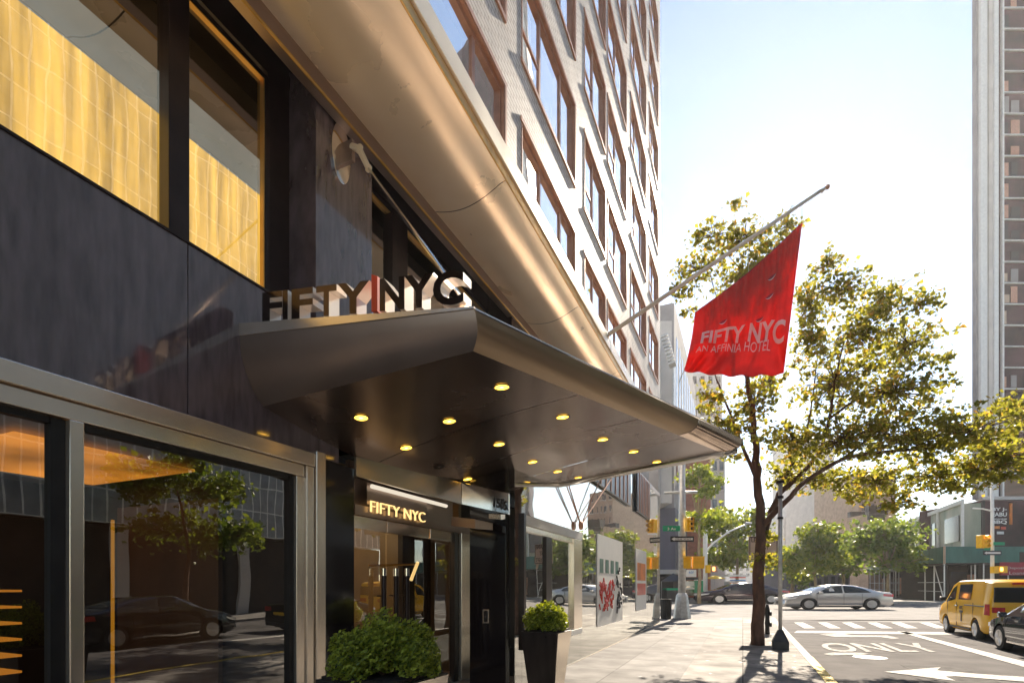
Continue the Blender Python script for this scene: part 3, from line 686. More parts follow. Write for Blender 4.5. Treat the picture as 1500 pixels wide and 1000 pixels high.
# roof of the canopy
part(MB().add([(XF, 3.6, 4.1), (-1.95, 3.65, 3.80), (-.05, 8.9, 3.88), (XF, 9.8, 4.1)], [(0, 1, 2, 3)]), 'top_sheet', 'bronze', can)
def find_st(u, v):
    best = None
    rng = [(0, 1, 0, 1)]
    s0, s1, t0, t1 = 0, 1, 0, 1
    for it in range(5):
        best = None
        for i in range(13):
            for j in range(13):
                s = s0 + (s1 - s0) * i / 12; t = t0 + (t1 - t0) * j / 12
                q = proj(cano(s, t)); e = (q[0] - u) ** 2 + (q[1] - v) ** 2
                if best is None or e < best[0]: best = (e, s, t)
        ds = (s1 - s0) / 8; dt = (t1 - t0) / 8
        s0, s1, t0, t1 = max(0, best[1] - ds), min(1, best[1] + ds), max(0, best[2] - dt), min(1, best[2] + dt)
    return best[1], best[2]
LP = [(735, 566), (529, 611), (658, 616), (595, 655), (824, 610), (731, 650), (883, 643), (780, 676), (643, 683), (817, 690), (928, 661), (685, 701), (847, 699), (720, 714), (962, 676)]
for k, (u, v) in enumerate(LP):
    s, t = find_st(u, v); c_ = cano(s, t)
    dx = (cano(min(1, s + .01), t) - c_); dy = (cano(s, min(1, t + .01)) - c_) if t < .98 else (c_ - cano(s, t - .01))
    n_ = dx.cross(dy).normalized()
    if n_.z > 0: n_ = -n_
    q = n_.to_track_quat('Z', 'Y')
    def ringpts(r, off, m_=24): return [c_ + n_ * off + q @ Vector((r * math.cos(2 * PI * i / m_), r * math.sin(2 * PI * i / m_), 0)) for i in range(m_)]
    rr = .072
    mb = MB(); a_ = ringpts(rr + .013, .004); b_ = ringpts(rr, .012); c2_ = ringpts(rr - .002, .006)
    vs = a_ + b_ + c2_; fs = []
    for i in range(24):
        j = (i + 1) % 24; fs += [(i, j, 24 + j, 24 + i), (24 + i, 24 + j, 48 + j, 48 + i)]
    mb.add(vs, fs); lo_ = part(mb, 'downlight', 'darkframe', can, smooth='auto')
    part(MB().add(ringpts(rr - .002, .0065), [tuple(range(24))]), 'lens', 'black' if k == 8 else 'lamp', lo_)
    part(MB().add(ringpts(.02, .009), [tuple(range(24))]), 'bulb', 'bronze' if k == 8 else 'warm', lo_)
# tie rod with wall plate
rod = thing('tie_rod', 'steel tie rod from oval wall plate down to the canopy corner', 'tie rod', tuple(at_x(498, 226, XP)))
c_ = at_x(498, 226, XP)
pts = []
for (r_, xo) in ((1.0, .0), (1.0, .025), (.9, .032)):
    pts.append([c_ + Vector((xo, .165 * r_ * math.cos(2 * PI * i / 40), .37 * r_ * math.sin(2 * PI * i / 40))) for i in range(40)])
mb = MB(); vs = sum(pts, []); fs = [(k * 40 + i, k * 40 + (i + 1) % 40, (k + 1) * 40 + (i + 1) % 40, (k + 1) * 40 + i) for k in range(2) for i in range(40)] + [tuple(range(80, 120)), tuple(range(39, -1, -1))]
part(mb.add(vs, fs), 'wall_plate', 'chrome', rod, smooth='auto')
e0 = c_ + Vector((.30, .02, .0))
part(MB().box(c_.x + .03, c_.x + .22, c_.y - .03, c_.y + .03, c_.z - .16, c_.z + .10), 'bracket', 'bronze', rod, bevel=.006)
j1 = at_d(524, 213, proj_d) if False else at_x(526, 218, XP + .32)
j2 = at_x(540, 247, XP + .42)
part(MB().tube([c_ + Vector((.2, 0, .02)), j1, j2], [.045, .04, .035], 12).lathe([(.03, -.02), (.055, -.01), (.055, .01), (.03, .02)], j1, 16, 'y').lathe([(.025, -.02), (.045, -.01), (.045, .01), (.025, .02)], j2, 16, 'y'), 'clevis', 'champagne', rod, smooth='auto')
part(MB().tube([j2, Vector((-2.0, 3.68, 3.86))], .0165, 10), 'rod', 'chrome', rod, smooth=True)
# raised sign letters
sg = thing('canopy_sign', 'polished raised letters spelling the hotel name along the canopy rail', 'sign', (-3.2, 3.6, 4.0))
def rail_top(x): return topw.z + (topo.z - topw.z) * (x - topw.x) / (topo.x - topw.x)
LET = [('F', 384, 417), ('I', 414, 425), ('F', 427, 462), ('T', 463, 497), ('Y', 494, 545), ('N', 556, 597), ('Y', 592, 640), ('C', 634, 684)]
M['lside'] = mat('letter_side_metal', (0.95, 0.90, 0.84), 0.22, .6, .03, 3)
face = mat('letter_face', (0.07, 0.05, 0.045), 0.15, .9, .2, 3)
def xa_(u, Y=3.56): return at_y(u, 450, Y).x
for ch, ua, ub in LET:
    vs, fs = text_geo(ch, 1.0, .5, .035)
    x0_ = min(v.x for v in vs); x1_ = max(v.x for v in vs); y0_ = min(v.y for v in vs); y1_ = max(v.y for v in vs)
    Xa, Xb = xa_(ua), xa_(ub); hh = .275
    Xb = Xb - .03
    mb = MB()
    for v in vs:
        x = Xa + (v.x - x0_) / (x1_ - x0_) * (Xb - Xa)
        mb.v.append(Vector((x, 3.56 + (.5 - v.z) * .13, rail_top(x) + .012 + (v.y - y0_) / (y1_ - y0_) * hh)))
    mb.f = fs
    o = mb.build('letter', 'lside', sg)
    o.data.materials.append(face)
    for p in o.data.polygons:
        if all(o.data.vertices[i].co.y < 3.5605 for i in p.vertices): p.material_index = 1
# red slash between the words
Xa, Xb = xa_(545), xa_(555)
part(MB().hexa([(Xa, 3.55, rail_top(Xa) + .01), (Xb - .01, 3.55, rail_top(Xb) + .01), (Xb - .01, 3.76, rail_top(Xb) + .01), (Xa, 3.76, rail_top(Xa) + .01)],
               [(Xa, 3.55, rail_top(Xa) + .33), (Xb - .01, 3.55, rail_top(Xb) + .31), (Xb - .01, 3.76, rail_top(Xb) + .31), (Xa, 3.76, rail_top(Xa) + .33)]), 'red_bar', 'redp', sg, bevel=.003)

# ================================================================ GLASS WALL past the entrance
gw = thing('glass_wall', 'tall mirror-like glass wall along the pavement beyond the entrance', 'glass wall', (XU, 15, 0))
yS0, yS1 = at_x(765, 900, XU).y, at_x(850, 900, XU).y
gy = [7.42, yS1 - .0, 13.4, 16.6, 19.8, 22.95]
part(MB().box(XU - .012, XU, 7.426, yS0 - .003, .02, 5.4).box(XU - .012, XU, yS0, yS1 - .006, 2.80, 5.4).box(XU - .012, XU, yS0, yS1 - .006, .02, .60), 'glass_panel', 'glass_mirror', gw)
for a, b in zip(gy[1:], gy[2:]):
    part(MB().box(XU - .012, XU, a + .006, b - .006, .02, 5.4), 'glass_panel', 'glass_mirror', gw)
part(MB().box(XU - .05, XU + .01, 7.42, 22.95, 0.0, .018), 'base_channel', 'steel', gw)
sf2 = thing('wall_shopfront', 'pale topped steel window frame set in the glass wall behind the farther planter', 'shop window', (XU, 9.5, 0))
ym0, ym1 = at_x(799, 900, XU).y, at_x(807, 900, XU).y; yr0 = at_x(838, 900, XU).y
part(MB().box(XU - .06, XU + .05, yS0 + .05, yS1, 2.62, 2.78), 'top_beam', 'signwhite', sf2, bevel=.006)
part(MB().box(XU - .06, XU + .02, yS0 + .05, yr0, 2.52, 2.615), 'inner_beam', 'steelh', sf2, bevel=.004)
part(MB().box(XU - .06, XU + .05, yS0 - .04, yS0 + .045, .6, 2.80), 'post', 'darkframe', sf2)
part(MB().box(XU - .06, XU + .045, yr0, yS1, .72, 2.615), 'post', 'steel', sf2, bevel=.004)
part(MB().box(XU - .06, XU + .02, ym0, ym1, .72, 2.515), 'mullion', 'darkframe', sf2)
part(MB().box(XU - .06, XU + .05, yS0 + .05, yS1, .60, .715), 'sill', 'signwhite', sf2, bevel=.006)
part(MB().quad((XU - .02, yS0, .72), (XU - .02, yr0, .72), (XU - .02, yr0, 2.52), (XU - .02, yS0, 2.52)), 'pane', 'glass_mirror', sf2)
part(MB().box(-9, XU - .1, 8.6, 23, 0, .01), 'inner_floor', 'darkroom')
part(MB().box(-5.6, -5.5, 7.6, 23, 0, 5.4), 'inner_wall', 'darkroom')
part(MB().box(-5.6, XU, 7.6, 22.95, 5.41, 5.55), 'roof_slab', 'bronze')
def board(u0, u1, za, zb_, label, texts, m='signwhite'):
    y0, y1 = at_x(u0, 900, XU).y, at_x(u1, 900, XU).y
    t_ = thing('wall_poster', label, 'poster', (XU, y0, za))
    part(MB().box(XU + .004, XU + .02, y0, y1, za, zb_), 'panel', m, t_)
    for (f0, f1, z0_, z1_, mm) in texts:
        part(MB().box(XU + .021, XU + .026, y0 + (y1 - y0) * f0, y0 + (y1 - y0) * f1, z0_, z1_), 'printed_field', mm, t_)
tx = [(.08 + .2 * k, .20 + .2 * k, 1.95, 2.30, 'green') for k in range(4)]
board(874, 911, .62, 2.9, 'white poster with green strips and red graffiti block on the glass wall', tx)
ya, yb_ = at_x(874, 900, XU).y, at_x(911, 900, XU).y
rg = random.Random(5); gb = MB(); dg_ = MB()
for k in range(60):
    y = ya + (yb_ - ya) * rg.uniform(.08, .58); z = rg.uniform(1.0, 1.72); gb.tube([(XU + .03, y, z), (XU + .03, y + rg.uniform(-.15, .15), z + rg.uniform(-.15, .15)), (XU + .03, y + rg.uniform(-.2, .2), z + rg.uniform(-.2, .2))], .018, 4)
for k in range(26):
    y = ya + (yb_ - ya) * rg.uniform(.72, .95); z = rg.uniform(1.0, 2.2); dg_.tube([(XU + .03, y, z), (XU + .03, y + rg.uniform(-.1, .1), z + rg.uniform(-.2, .2))], .03, 4)
gp = [o for o in S.objects if o.name.startswith('wall_poster')][0]
o = gb.build('red_scribble', 'redp', gp); o['kind'] = 'stuff'
o = dg_.build('dark_scribble', 'plastic', gp); o['kind'] = 'stuff'
board(931, 946, .78, 2.86, 'narrow white poster with orange field near the far end of the glass wall', [(.1, .9, 1.8, 2.4, 'orange'), (.1, .9, 1.3, 1.7, 'redp')])
# hanging bracket with four arms against the glass wall
hb = at_x(851, 769, XU + .08)
wb = thing('wall_bracket', 'dark round bracket with four thin rods fixed to the glass wall', 'bracket', tuple(hb))
part(MB().lathe([(.02, -.05), (.09, -.03), (.10, .0), (.09, .03), (.02, .05)], hb, 14, 'x'), 'hub', 'copper', wb, smooth=True)
for (u, v) in ((832, 706), (826, 700), (880, 700), (895, 702)):
    part(MB().cyl(hb, at_x(u, v, XU + .12), .014, n=6), 'strut', 'copper', wb)
# dark louvres hanging high on the glass wall
for (ua, ub, vt) in ((866, 920, 690), (930, 949, 690)):
    ya_, yb2 = at_x(ua, 720, XU).y, at_x(ub, 720, XU).y
    lv = thing('louvre_blade', 'dark ribbed louvre %s hanging on the glass wall' % ('wide, nearer the entrance,' if ua == 866 else 'narrow, nearer the street corner,'), 'louvre', (XU + .1, ya_, 4.1), group='louvres on the glass wall')
    part(MB().box(XU + .03, XU + .09, ya_, yb2, 4.08, 5.39), 'panel', 'darkframe', lv)
    for k in range(1, 8):
        y = ya_ + (yb2 - ya_) * k / 8
        part(MB().box(XU + .091, XU + .11, y - .02, y + .02, 4.1, 5.39), 'rib', 'copper', lv)

# ================================================================ PLANTERS
def leaf_cloud(mb, centres, n, size, spread, rnd, flat=0.0):
    for k in range(n):
        c, rad = centres[k % len(centres)]
        th = rnd.uniform(0, 2 * PI); ph = math.acos(rnd.uniform(-1, 1)); rr = (rnd.random() ** (1 / 3)) if rnd.random() < spread else rnd.uniform(.86, 1.04)
        p = c + Vector((rad[0] * rr * math.sin(ph) * math.cos(th), rad[1] * rr * math.sin(ph) * math.sin(th), rad[2] * rr * math.cos(ph)))
        s = size * rnd.uniform(.6, 1.35)
        q = Vector((rnd.gauss(0, 1), rnd.gauss(0, 1), rnd.gauss(0, 1))).normalized()
        a = q.orthogonal().normalized() * s; b = q.cross(a).normalized() * s * rnd.uniform(.45, .8)
        i = len(mb.v); fold = q * s * .25
        mb.v += [p - a, p + b + fold, p + a, p - b + fold]
        mb.f += [(i, i + 1, i + 2), (i, i + 2, i + 3)]
def planter(base, w0, w1, h, rot, label, slabel, seed, dome, nleaf, leafs):
    t_ = thing('planter_box', label, 'planter', tuple(base), rot, 'tapered planters by the hotel entrance', local=True)
    mb = MB(); a, b = w0 / 2, w1 / 2
    mb.hexa([(-a, -a, 0), (a, -a, 0), (a, a, 0), (-a, a, 0)], [(-b, -b, h), (b, -b, h), (b, b, h), (-b, b, h)])
    o = mb.build('box', 'planter', t_, bevel=.008)
    o = MB().box(-b + .03, b - .03, -b + .03, b - .03, h, h + .02).build('soil', 'soil', t_)
    o = MB().hexa([(a + .004, -a + .02, .0), (a + .012, -a + .02, .0), (a + .012, a - .02, .0), (a + .004, a - .02, .0)], [(b + .004, -b + .02, h - .01), (b + .012, -b + .02, h - .01), (b + .012, b - .02, h - .01), (b + .004, b - .02, h - .01)]).build('lit_side_sheet', 'steel', t_)  # pale sheet added to show light falling on the right side
    rnd = random.Random(seed); mb = MB(); cs = []
    cb = Vector(base) + Vector((0, 0, h + .05))
    for k in range(90):
        th = rnd.uniform(0, 2 * PI); r_ = math.sqrt(rnd.random()) * .84
        x = dome[0] * r_ * math.cos(th); y = dome[0] * r_ * math.sin(th); z = dome[1] * ((1 - r_ * r_ * .75) * rnd.uniform(.05, .88) + .02)
        cs.append((cb + Vector((x, y, z)), (dome[0] * .21,) * 2 + (dome[1] * .24,)))
    leaf_cloud(mb, cs, nleaf, leafs, .5, rnd)
    st_ = thing('box_shrub', slabel, 'shrub', tuple(cb), 0, 'clipped box shrubs in planters')
    mb.build('foliage', 'leafbox', st_, fix=False)
    tw = MB()
    for k in range(14):
        c, _r = rnd.choice(cs); tw.tube([cb + Vector((rnd.uniform(-.05, .05), rnd.uniform(-.05, .05), -.04)), c], [.012, .005], 5)
    tw.build('stems', 'bark', st_)
pb = at_d(800, 915, 7.6); pb.z = 0
planter(pb, .36, .57, .98, R(-3), 'tall tapered dark planter in front of the glass wall', 'clipped round box shrub in the farther planter by the glass wall', 3, (.345, .36), 9000, .021)
pb1 = at_d(563, 975, 3.6); pb1.z = 0
planter(pb1, .44, .64, 1.02, R(-3), 'tapered dark planter in front of the entrance doors, cut by the picture edge', 'large rounded box shrub in the nearer planter before the doors', 5, (.385, .40), 14000, .016)

# ================================================================ FLAG
fb = at_x(888, 492, XU); YFL = fb.y
fp = thing('flagpole', 'slanting ivory flagpole with small ball tip above the canopy', 'flagpole', tuple(fb))
ft = at_y(1203, 279, YFL)
part(MB().tube([fb + (fb - ft).normalized() * .1, ft], [.055, .035], 12), 'pole', 'poleivory', fp, smooth=True)
bt = at_y(1212, 274, YFL)
part(MB().lathe([(.005, -.055), (.04, -.035), (.055, 0), (.04, .035), (.005, .055)], bt, 14), 'ball_finial', 'copper', fp, smooth=True)
part(MB().cyl(ft + Vector((0, 0, -.02)), ft + (bt - ft) * .8, .05, .02, n=10), 'collar', 'poleivory', fp)
part(MB().cyl(fb + Vector((-.05, 0, 0)), fb + Vector((.05, 0, .03)), .11, .09, n=14), 'socket', 'steel', fp)
fl = thing('hotel_flag', 'red hotel flag with white lettering hanging from the slanting pole', 'flag', tuple(at_y(1090, 545, YFL)))
FC = {'tl': (1017, 458), 'tr': (1175, 326), 'bl': (1002, 543), 'br': (1148, 548)}
def flagpt(s, t):
    """s 0 left .. 1 right, t 0 bottom .. 1 top"""
    def L(a, b, k): return (a[0] + (b[0] - a[0]) * k, a[1] + (b[1] - a[1]) * k)
    lo_ = L(FC['bl'], FC['br'], s); up = L(FC['tl'], FC['tr'], s)
    lo_ = (lo_[0], lo_[1] + 5 * math.sin(s * PI * 1.0) + 1.5 * math.sin(s * 30))
    up = (up[0], up[1] + 7 * math.sin(s * PI))
    u, v = L(lo_, up, t)
    u += 3.0 * math.sin(t * PI) * (1 if s > .5 else -1) * 0 + (8 * math.sin(t * PI * .9) * (1 - s) * .35)
    left = (1 - s)
    # folds: narrow pleats fan from the hoist, broad swags across the bottom
    pl_ = math.sin(s * 46 + 2.2 * math.sin(s * 9 + t * 2)) * .028 * (t ** .8) * (.4 + .6 * noise.noise((s * 7, t * 2, 3)) + .3)
    pl_ += .018 * math.sin(s * 91 + t * 5 + 3 * noise.noise((s * 5, t * 3, 8))) * (t ** 1.5)
    sw = .06 * math.sin(9 * (t + .55 * (s - .5) ** 2 * 4) - 2.0) * (1 - t) ** 1.3
    sw += .035 * math.sin(24 * (t * .8 + (s - .62) ** 2 * 2.0)) * max(0, 1 - t * 1.9)
    di = .045 * math.sin(16 * (s * .8 + t * .5)) * (1 - t) * left
    seam = -.03 * math.exp(-((t - .46 + .18 * s) / .015) ** 2)
    dep = 2.6 * pl_ + 2.3 * sw + 2.2 * di + seam + .16 * noise.noise((s * 3, t * 2.2, 1.7)) + .03 * noise.noise((s * 14, t * 5, 4))
    return at_y(u, v, YFL - .02 - .07 + dep)
nx, nz = 150, 70
vs = [flagpt(i / nx, j / nz) for j in range(nz + 1) for i in range(nx + 1)]
fs = [(j * (nx + 1) + i, j * (nx + 1) + i + 1, (j + 1) * (nx + 1) + i + 1, (j + 1) * (nx + 1) + i) for j in range(nz) for i in range(nx)]
cl = MB().add(vs, fs).build('cloth', 'red', fl, smooth=True)
# thin cloth: front and back
sm = cl.modifiers.new('thick', 'SOLIDIFY'); sm.thickness = .004
# let sun through the cloth
t = M['red'].node_tree; pb_ = [n for n in t.nodes if n.type == 'BSDF_PRINCIPLED'][0]; ou = [n for n in t.nodes if n.type == 'OUTPUT_MATERIAL'][0]
tl = N(t, 'ShaderNodeBsdfTranslucent'); tl.inputs[0].default_value = (0.95, 0.06, 0.035, 1); mx = N(t, 'ShaderNodeMixShader'); mx.inputs[0].default_value = .3
t.links.new(pb_.outputs[0], mx.inputs[1]); t.links.new(tl.outputs[0], mx.inputs[2]); t.links.new(mx.outputs[0], ou.inputs[0])
M['flagwhite'] = mat('flag_white_print', (0.9, 0.88, 0.85), 0.6, var=.03)
t = M['flagwhite'].node_tree; pb_ = [n for n in t.nodes if n.type == 'BSDF_PRINCIPLED'][0]; ou = [n for n in t.nodes if n.type == 'OUTPUT_MATERIAL'][0]
tl = N(t, 'ShaderNodeBsdfTranslucent'); tl.inputs[0].default_value = (0.95, 0.92, 0.88, 1); mx = N(t, 'ShaderNodeMixShader'); mx.inputs[0].default_value = .35
t.links.new(pb_.outputs[0], mx.inputs[1]); t.links.new(tl.outputs[0], mx.inputs[2]); t.links.new(mx.outputs[0], ou.inputs[0])
def flag_text(txt, s0, s1, t0, t1, bold):
    vs, fs = text_geo(txt, 1.0, 0.0, bold)
    bm = bmesh.new(); bv = [bm.verts.new(v) for v in vs]
    for f in fs:
        try: bm.faces.new([bv[i] for i in f])
        except ValueError: pass
    bmesh.ops.triangulate(bm, faces=bm.faces)
    bmesh.ops.subdivide_edges(bm, edges=[e for e in bm.edges if e.calc_length() > .12], cuts=5, use_grid_fill=True)
    bmesh.ops.triangulate(bm, faces=bm.faces)
    bm.verts.ensure_lookup_table(); bm.verts.index_update()
    vs = [v.co.copy() for v in bm.verts]; fs = [tuple(v.index for v in f.verts) for f in bm.faces]; bm.free()
    x0_ = min(v.x for v in vs); x1_ = max(v.x for v in vs); y0_ = min(v.y for v in vs); y1_ = max(v.y for v in vs)
    out = []
    for v in vs:
        s = s0 + (s1 - s0) * (v.x - x0_) / (x1_ - x0_); t = t0(s) + t1 * (v.y - y0_) / (y1_ - y0_)
        p = flagpt(s, t); out.append(p + Vector((0, -.035, 0)))
    MB().add(out, fs).build('lettering', 'flagwhite', fl, fix=False)
flag_text('FIFTY NYC', .10, .955, lambda s: .44 - .245 * s, .17, .03)
flag_text('AN AFFINIA HOTEL', .07, .83, lambda s: .31 - .165 * s, .085, .0)
# wind vents
for (u, v) in ((1132, 404), (1125, 434), (1058, 472), (1113, 470)):
    best = min(((flagpt(i / 40, j / 40), i / 40, j / 40) for i in range(41) for j in range(41)), key=lambda q: (proj(q[0])[0] - u) ** 2 + (proj(q[0])[1] - v) ** 2)
    s_, t_0 = best[1], best[2]
    dk = MB(); wk = MB()
    up = []; lo2 = []; lo3 = []
    for i in range(9):
        a = i / 8 - .5; k = 1 - (2 * a) ** 2
        p = flagpt(s_ + a * .085, t_0); up.append(p + Vector((0, -.02, .0 + .02 * k))); lo2.append(p + Vector((0, -.035, -.05 * k))); lo3.append(p + Vector((0, -.038, -.075 * k)))
    for i in range(8): dk.quad(up[i], up[i + 1], lo2[i + 1], lo2[i]); wk.quad(lo2[i], lo2[i + 1], lo3[i + 1], lo3[i])
    o = dk.build('vent', 'maroon', fl); wk.build('vent_edge', 'white', o)
cd = MB()
for s_ in (0.0, .25, .5, .75, 1.0):
    a = flagpt(s_, 1.0); q = proj(a)
    k = (q[0] - 888) / (1203 - 888); b = fb.lerp(ft, max(0.02, min(1, k + (0.0 if s_ < .9 else .03))))
    # nearest along x
    f_ = (a.x - fb.x) / (ft.x - fb.x); b = fb.lerp(ft, f_)
    cd.cyl(a, b, .004, n=5)
cd.build('halyard', 'white', fl)
MB().tube([flagpt(0, 1), flagpt(.25, 1.0), flagpt(.5, 1), flagpt(.75, 1), flagpt(1, 1)], .012, 6).build('hem', 'maroon', fl)
MB().tube([flagpt(0.0, 0.0), at_y(999, 549, YFL), at_y(995, 560, YFL)], .01, 5).build('corner_cord', 'black', fl)

# ================================================================ TREES
def tree(name, label, base, limbs, clumps, n, size, m, bark='bark', seed=1, group=None, depth=1.0, spread=.75):
    rnd = random.Random(seed)
    t_ = thing(name, label, 'tree', tuple(base), 0, group)
    tb = MB()
    for pts, r0, r1 in limbs:
        k = len(pts); fine = []
        for i in range(k - 1):
            for j in range(4): fine.append(Vector(pts[i]).lerp(Vector(pts[i + 1]), j / 4))
        fine.append(Vector(pts[-1]))
        sm_ = [fine[0]] + [(fine[i - 1] + fine[i] * 2 + fine[i + 1]) / 4 + Vector((rnd.gauss(0, r0 * .12), rnd.gauss(0, r0 * .12), 0)) for i in range(1, len(fine) - 1)] + [fine[-1]]
        kk_ = len(sm_)
        tb.tube(sm_, [r0 + (r1 - r0) * (i / (kk_ - 1)) ** .8 for i in range(kk_)], 10)
    tb.build('trunk', bark, t_, smooth=True)
    # leaf sprays: small groups of leaves set through each clump
    lb = MB(); tw = MB(); tot = sum(c[1][0] * c[1][2] for c in clumps)
    for c, rad in clumps:
        k = max(3, int(n * rad[0] * rad[2] / tot / 9))
        for i in range(k):
            th = rnd.uniform(0, 2 * PI); ph = math.acos(rnd.uniform(-1, 1)); rr = rnd.random() ** .5 * (1.15 if rnd.random() < .25 else .95)
            p = c + Vector((rad[0] * rr * math.sin(ph) * math.cos(th), rad[1] * rr * math.sin(ph) * math.sin(th), rad[2] * rr * math.cos(ph)))
            sp = size * 3.0 * rnd.uniform(.5, 1.3)
            if rnd.random() < .6: tw.tube([c + (p - c) * .15, c + (p - c) * .6 + Vector((0, 0, .05)), p], [size * .2, size * .12, size * .05], 4)
            for j in range(rnd.randint(6, 12)):
                q = p + Vector((rnd.gauss(0, 1), rnd.gauss(0, 1), rnd.gauss(0, .7))) * sp * .55
                s = size * rnd.uniform(.4, 1.5)
                nrm = Vector((rnd.gauss(0, .8), rnd.gauss(0, .8), rnd.gauss(.5, .8))).normalized()
                a = nrm.orthogonal().normalized(); a = Matrix.Rotation(rnd.uniform(0, 2 * PI), 3, nrm) @ a; b = nrm.cross(a)
                fold = nrm * s * rnd.uniform(-.35, .35)
                i0 = len(lb.v)
                lb.v += [q - a * s * .9, q - a * s * .25 + b * s * .75 + fold, q + a * s * 1.0, q - a * s * .25 - b * s * .75 + fold]
                lb.f += [(i0, i0 + 1, i0 + 2), (i0, i0 + 2, i0 + 3)]
    lb.build('crown', m, t_, fix=False)
    if tw.v: tw.build('twigs', bark, t_)
    return t_
TD = 14.4
def px(u, v, dd=0.0): return at_d(u, v, TD + dd)
base = at_z(1110, 944, 0)
limbs = [([base + Vector((0, 0, -.1)), px(1110, 880), px(1113, 800), px(1115, 750), px(1109, 700), px(1106, 650), px(1103, 610), px(1094, 550), px(1086, 500), px(1078, 430)], .185, .03),
         ([px(1114, 800), px(1124, 760, .1), px(1142, 722, .3), px(1168, 700, .4), px(1200, 665, .4), px(1216, 610, .3), px(1222, 560, .2), px(1238, 490)], .11, .02),
         ([px(1110, 705), px(1090, 660, .2), px(1075, 620, .4), px(1055, 570, .5), px(1046, 545, .5)], .06, .015),
         ([px(1116, 770), px(1150, 735, -.3), px(1178, 704, -.6), px(1240, 668, -.9), px(1310, 660, -1.2), px(1390, 655, -1.6), px(1470, 640, -2.0)], .085, .02),
         ([px(1216, 612, .3), px(1260, 580, .2), px(1300, 560), px(1350, 530)], .04, .012),
         ([px(1150, 700, .3), px(1180, 640, .7), px(1190, 590, .9), px(1198, 520, .9)], .05, .012),
         ([px(1096, 560), px(1060, 470, .3), px(1040, 400, .5)], .03, .01),
         ([px(1090, 520), px(1130, 440, .4), px(1160, 350, .6)], .03, .01),
         ([px(1240, 668, -.9), px(1300, 620, -.6), px(1370, 590, -.5)], .04, .01)]
cl_ = [(1075, 300, 14, 9), (1045, 345, 36, 18), (1025, 395, 40, 22), (1003, 428, 22, 12), (1090, 350, 45, 22), (1150, 335, 22, 22), (1090, 400, 50, 30), (1130, 370, 30, 25), (1010, 455, 12, 8),
       (1212, 388, 26, 20), (1235, 425, 45, 28), (1300, 440, 45, 26), (1350, 445, 30, 20), (1185, 440, 25, 40), (1190, 500, 30, 40), (1260, 490, 55, 40), (1330, 505, 52, 38), (1388, 522, 24, 8),
       (1225, 560, 65, 45), (1310, 575, 70, 45), (1040, 585, 26, 20), (1065, 630, 40, 26), (1105, 590, 36, 34), (1160, 645, 50, 34), (1235, 645, 80, 42), (1330, 645, 85, 42), (1425, 630, 70, 40),
       (1485, 600, 34, 26), (1470, 665, 60, 34), (1195, 700, 50, 22), (1285, 705, 62, 28), (1370, 695, 66, 26), (1440, 690, 50, 26), (1150, 695, 30, 20), (1318, 735, 34, 16), (1400, 715, 36, 14),
       (1119, 822, 20, 16), (1124, 790, 14, 12), (1070, 668, 36, 10), (1125, 560, 30, 20), (1540, 640, 50, 50), (1250, 725, 25, 12), (1470, 700, 34, 12)]
rnd = random.Random(11); clumps = []
for (u, v, ru, rv) in cl_:
    dd = rnd.uniform(-1.2, 1.4) if v < 760 else 0.0
    if u > 1300: dd -= .9
    k = (TD + dd) / F; clumps.append((px(u, v, dd), (ru * k, max(.25, min(ru, rv * 1.4) * k * 1.1), rv * k)))
tree('plane_tree', 'large kerbside plane tree with spreading olive crown behind the flag', base, limbs, clumps, 26000, .060, 'leaf', seed=4)
# street trees beyond the avenue
def simple_tree(u, vb, vt, wpx, d, label, m, seed, n=3500, size=.16, lean=0, nclump=12, trunkpx=6, vcrown=None, group='small street trees beyond the avenue', bark='barkl'):
    b = at_d(u, V0 + H * F / d, d); b.z = 0; k = d / F
    rnd = random.Random(seed); vc = vcrown or (vb + vt) / 2
    limbs = [([b, at_d(u + lean * .4, (V0 + vc) / 2 + 10, d), at_d(u + lean, vc, d), at_d(u + lean * 1.3, vt + (vc - vt) * .4, d)], trunkpx * k / 2, .03)]
    cs = []
    for i in range(nclump):
        a = rnd.uniform(-.8, .8); z = rnd.uniform(-.75, .8); wz = math.sqrt(max(.1, 1 - z * z))
        cu = u + lean + a * wpx / 2 * wz; cv = (vb + vt) / 2 - z * (vb - vt) / 2
        dd = rnd.uniform(-1, 1) * wpx * k * .3
        c = at_d(cu, cv, d + dd); r_ = wpx * k * rnd.uniform(.16, .26)
        cs.append((c, (r_, r_, r_ * .55)))
        limbs.append(([at_d(u + lean, (vc + vb) / 2, d), c], trunkpx * k * .22, .02))
    return tree('street_tree', label, b, limbs, cs, n, size, M[m] and m, bark, seed, group)
simple_tree(1080, 835, 735, 110, 62, 'bright green street tree left of the large tree trunk, across the avenue', 'leafb', 21, 4200, .26, nclump=16)
simple_tree(1024, 790, 672, 70, 45, 'pale leafed street tree in front of the red brick block', 'leafb', 22, 2600, .17, nclump=10)
simple_tree(1197, 850, 765, 100, 56, 'yellow green street tree with thin trunk behind the silver car', 'leafb', 23, 4200, .22, lean=-6, nclump=16, vcrown=830)
simple_tree(1300, 842, 764, 135, 54, 'wide mid green street tree above the silver car boot', 'leafm', 24, 6000, .20, nclump=20, vcrown=820)
simple_tree(1235, 845, 790, 80, 64, 'darker street tree between the two lighter ones', 'leafm', 25, 3000, .24, nclump=12)
simple_tree(1160, 862, 800, 50, 66, 'dark low tree just right of the sign pole', 'leafm', 26, 2200, .24, nclump=9)
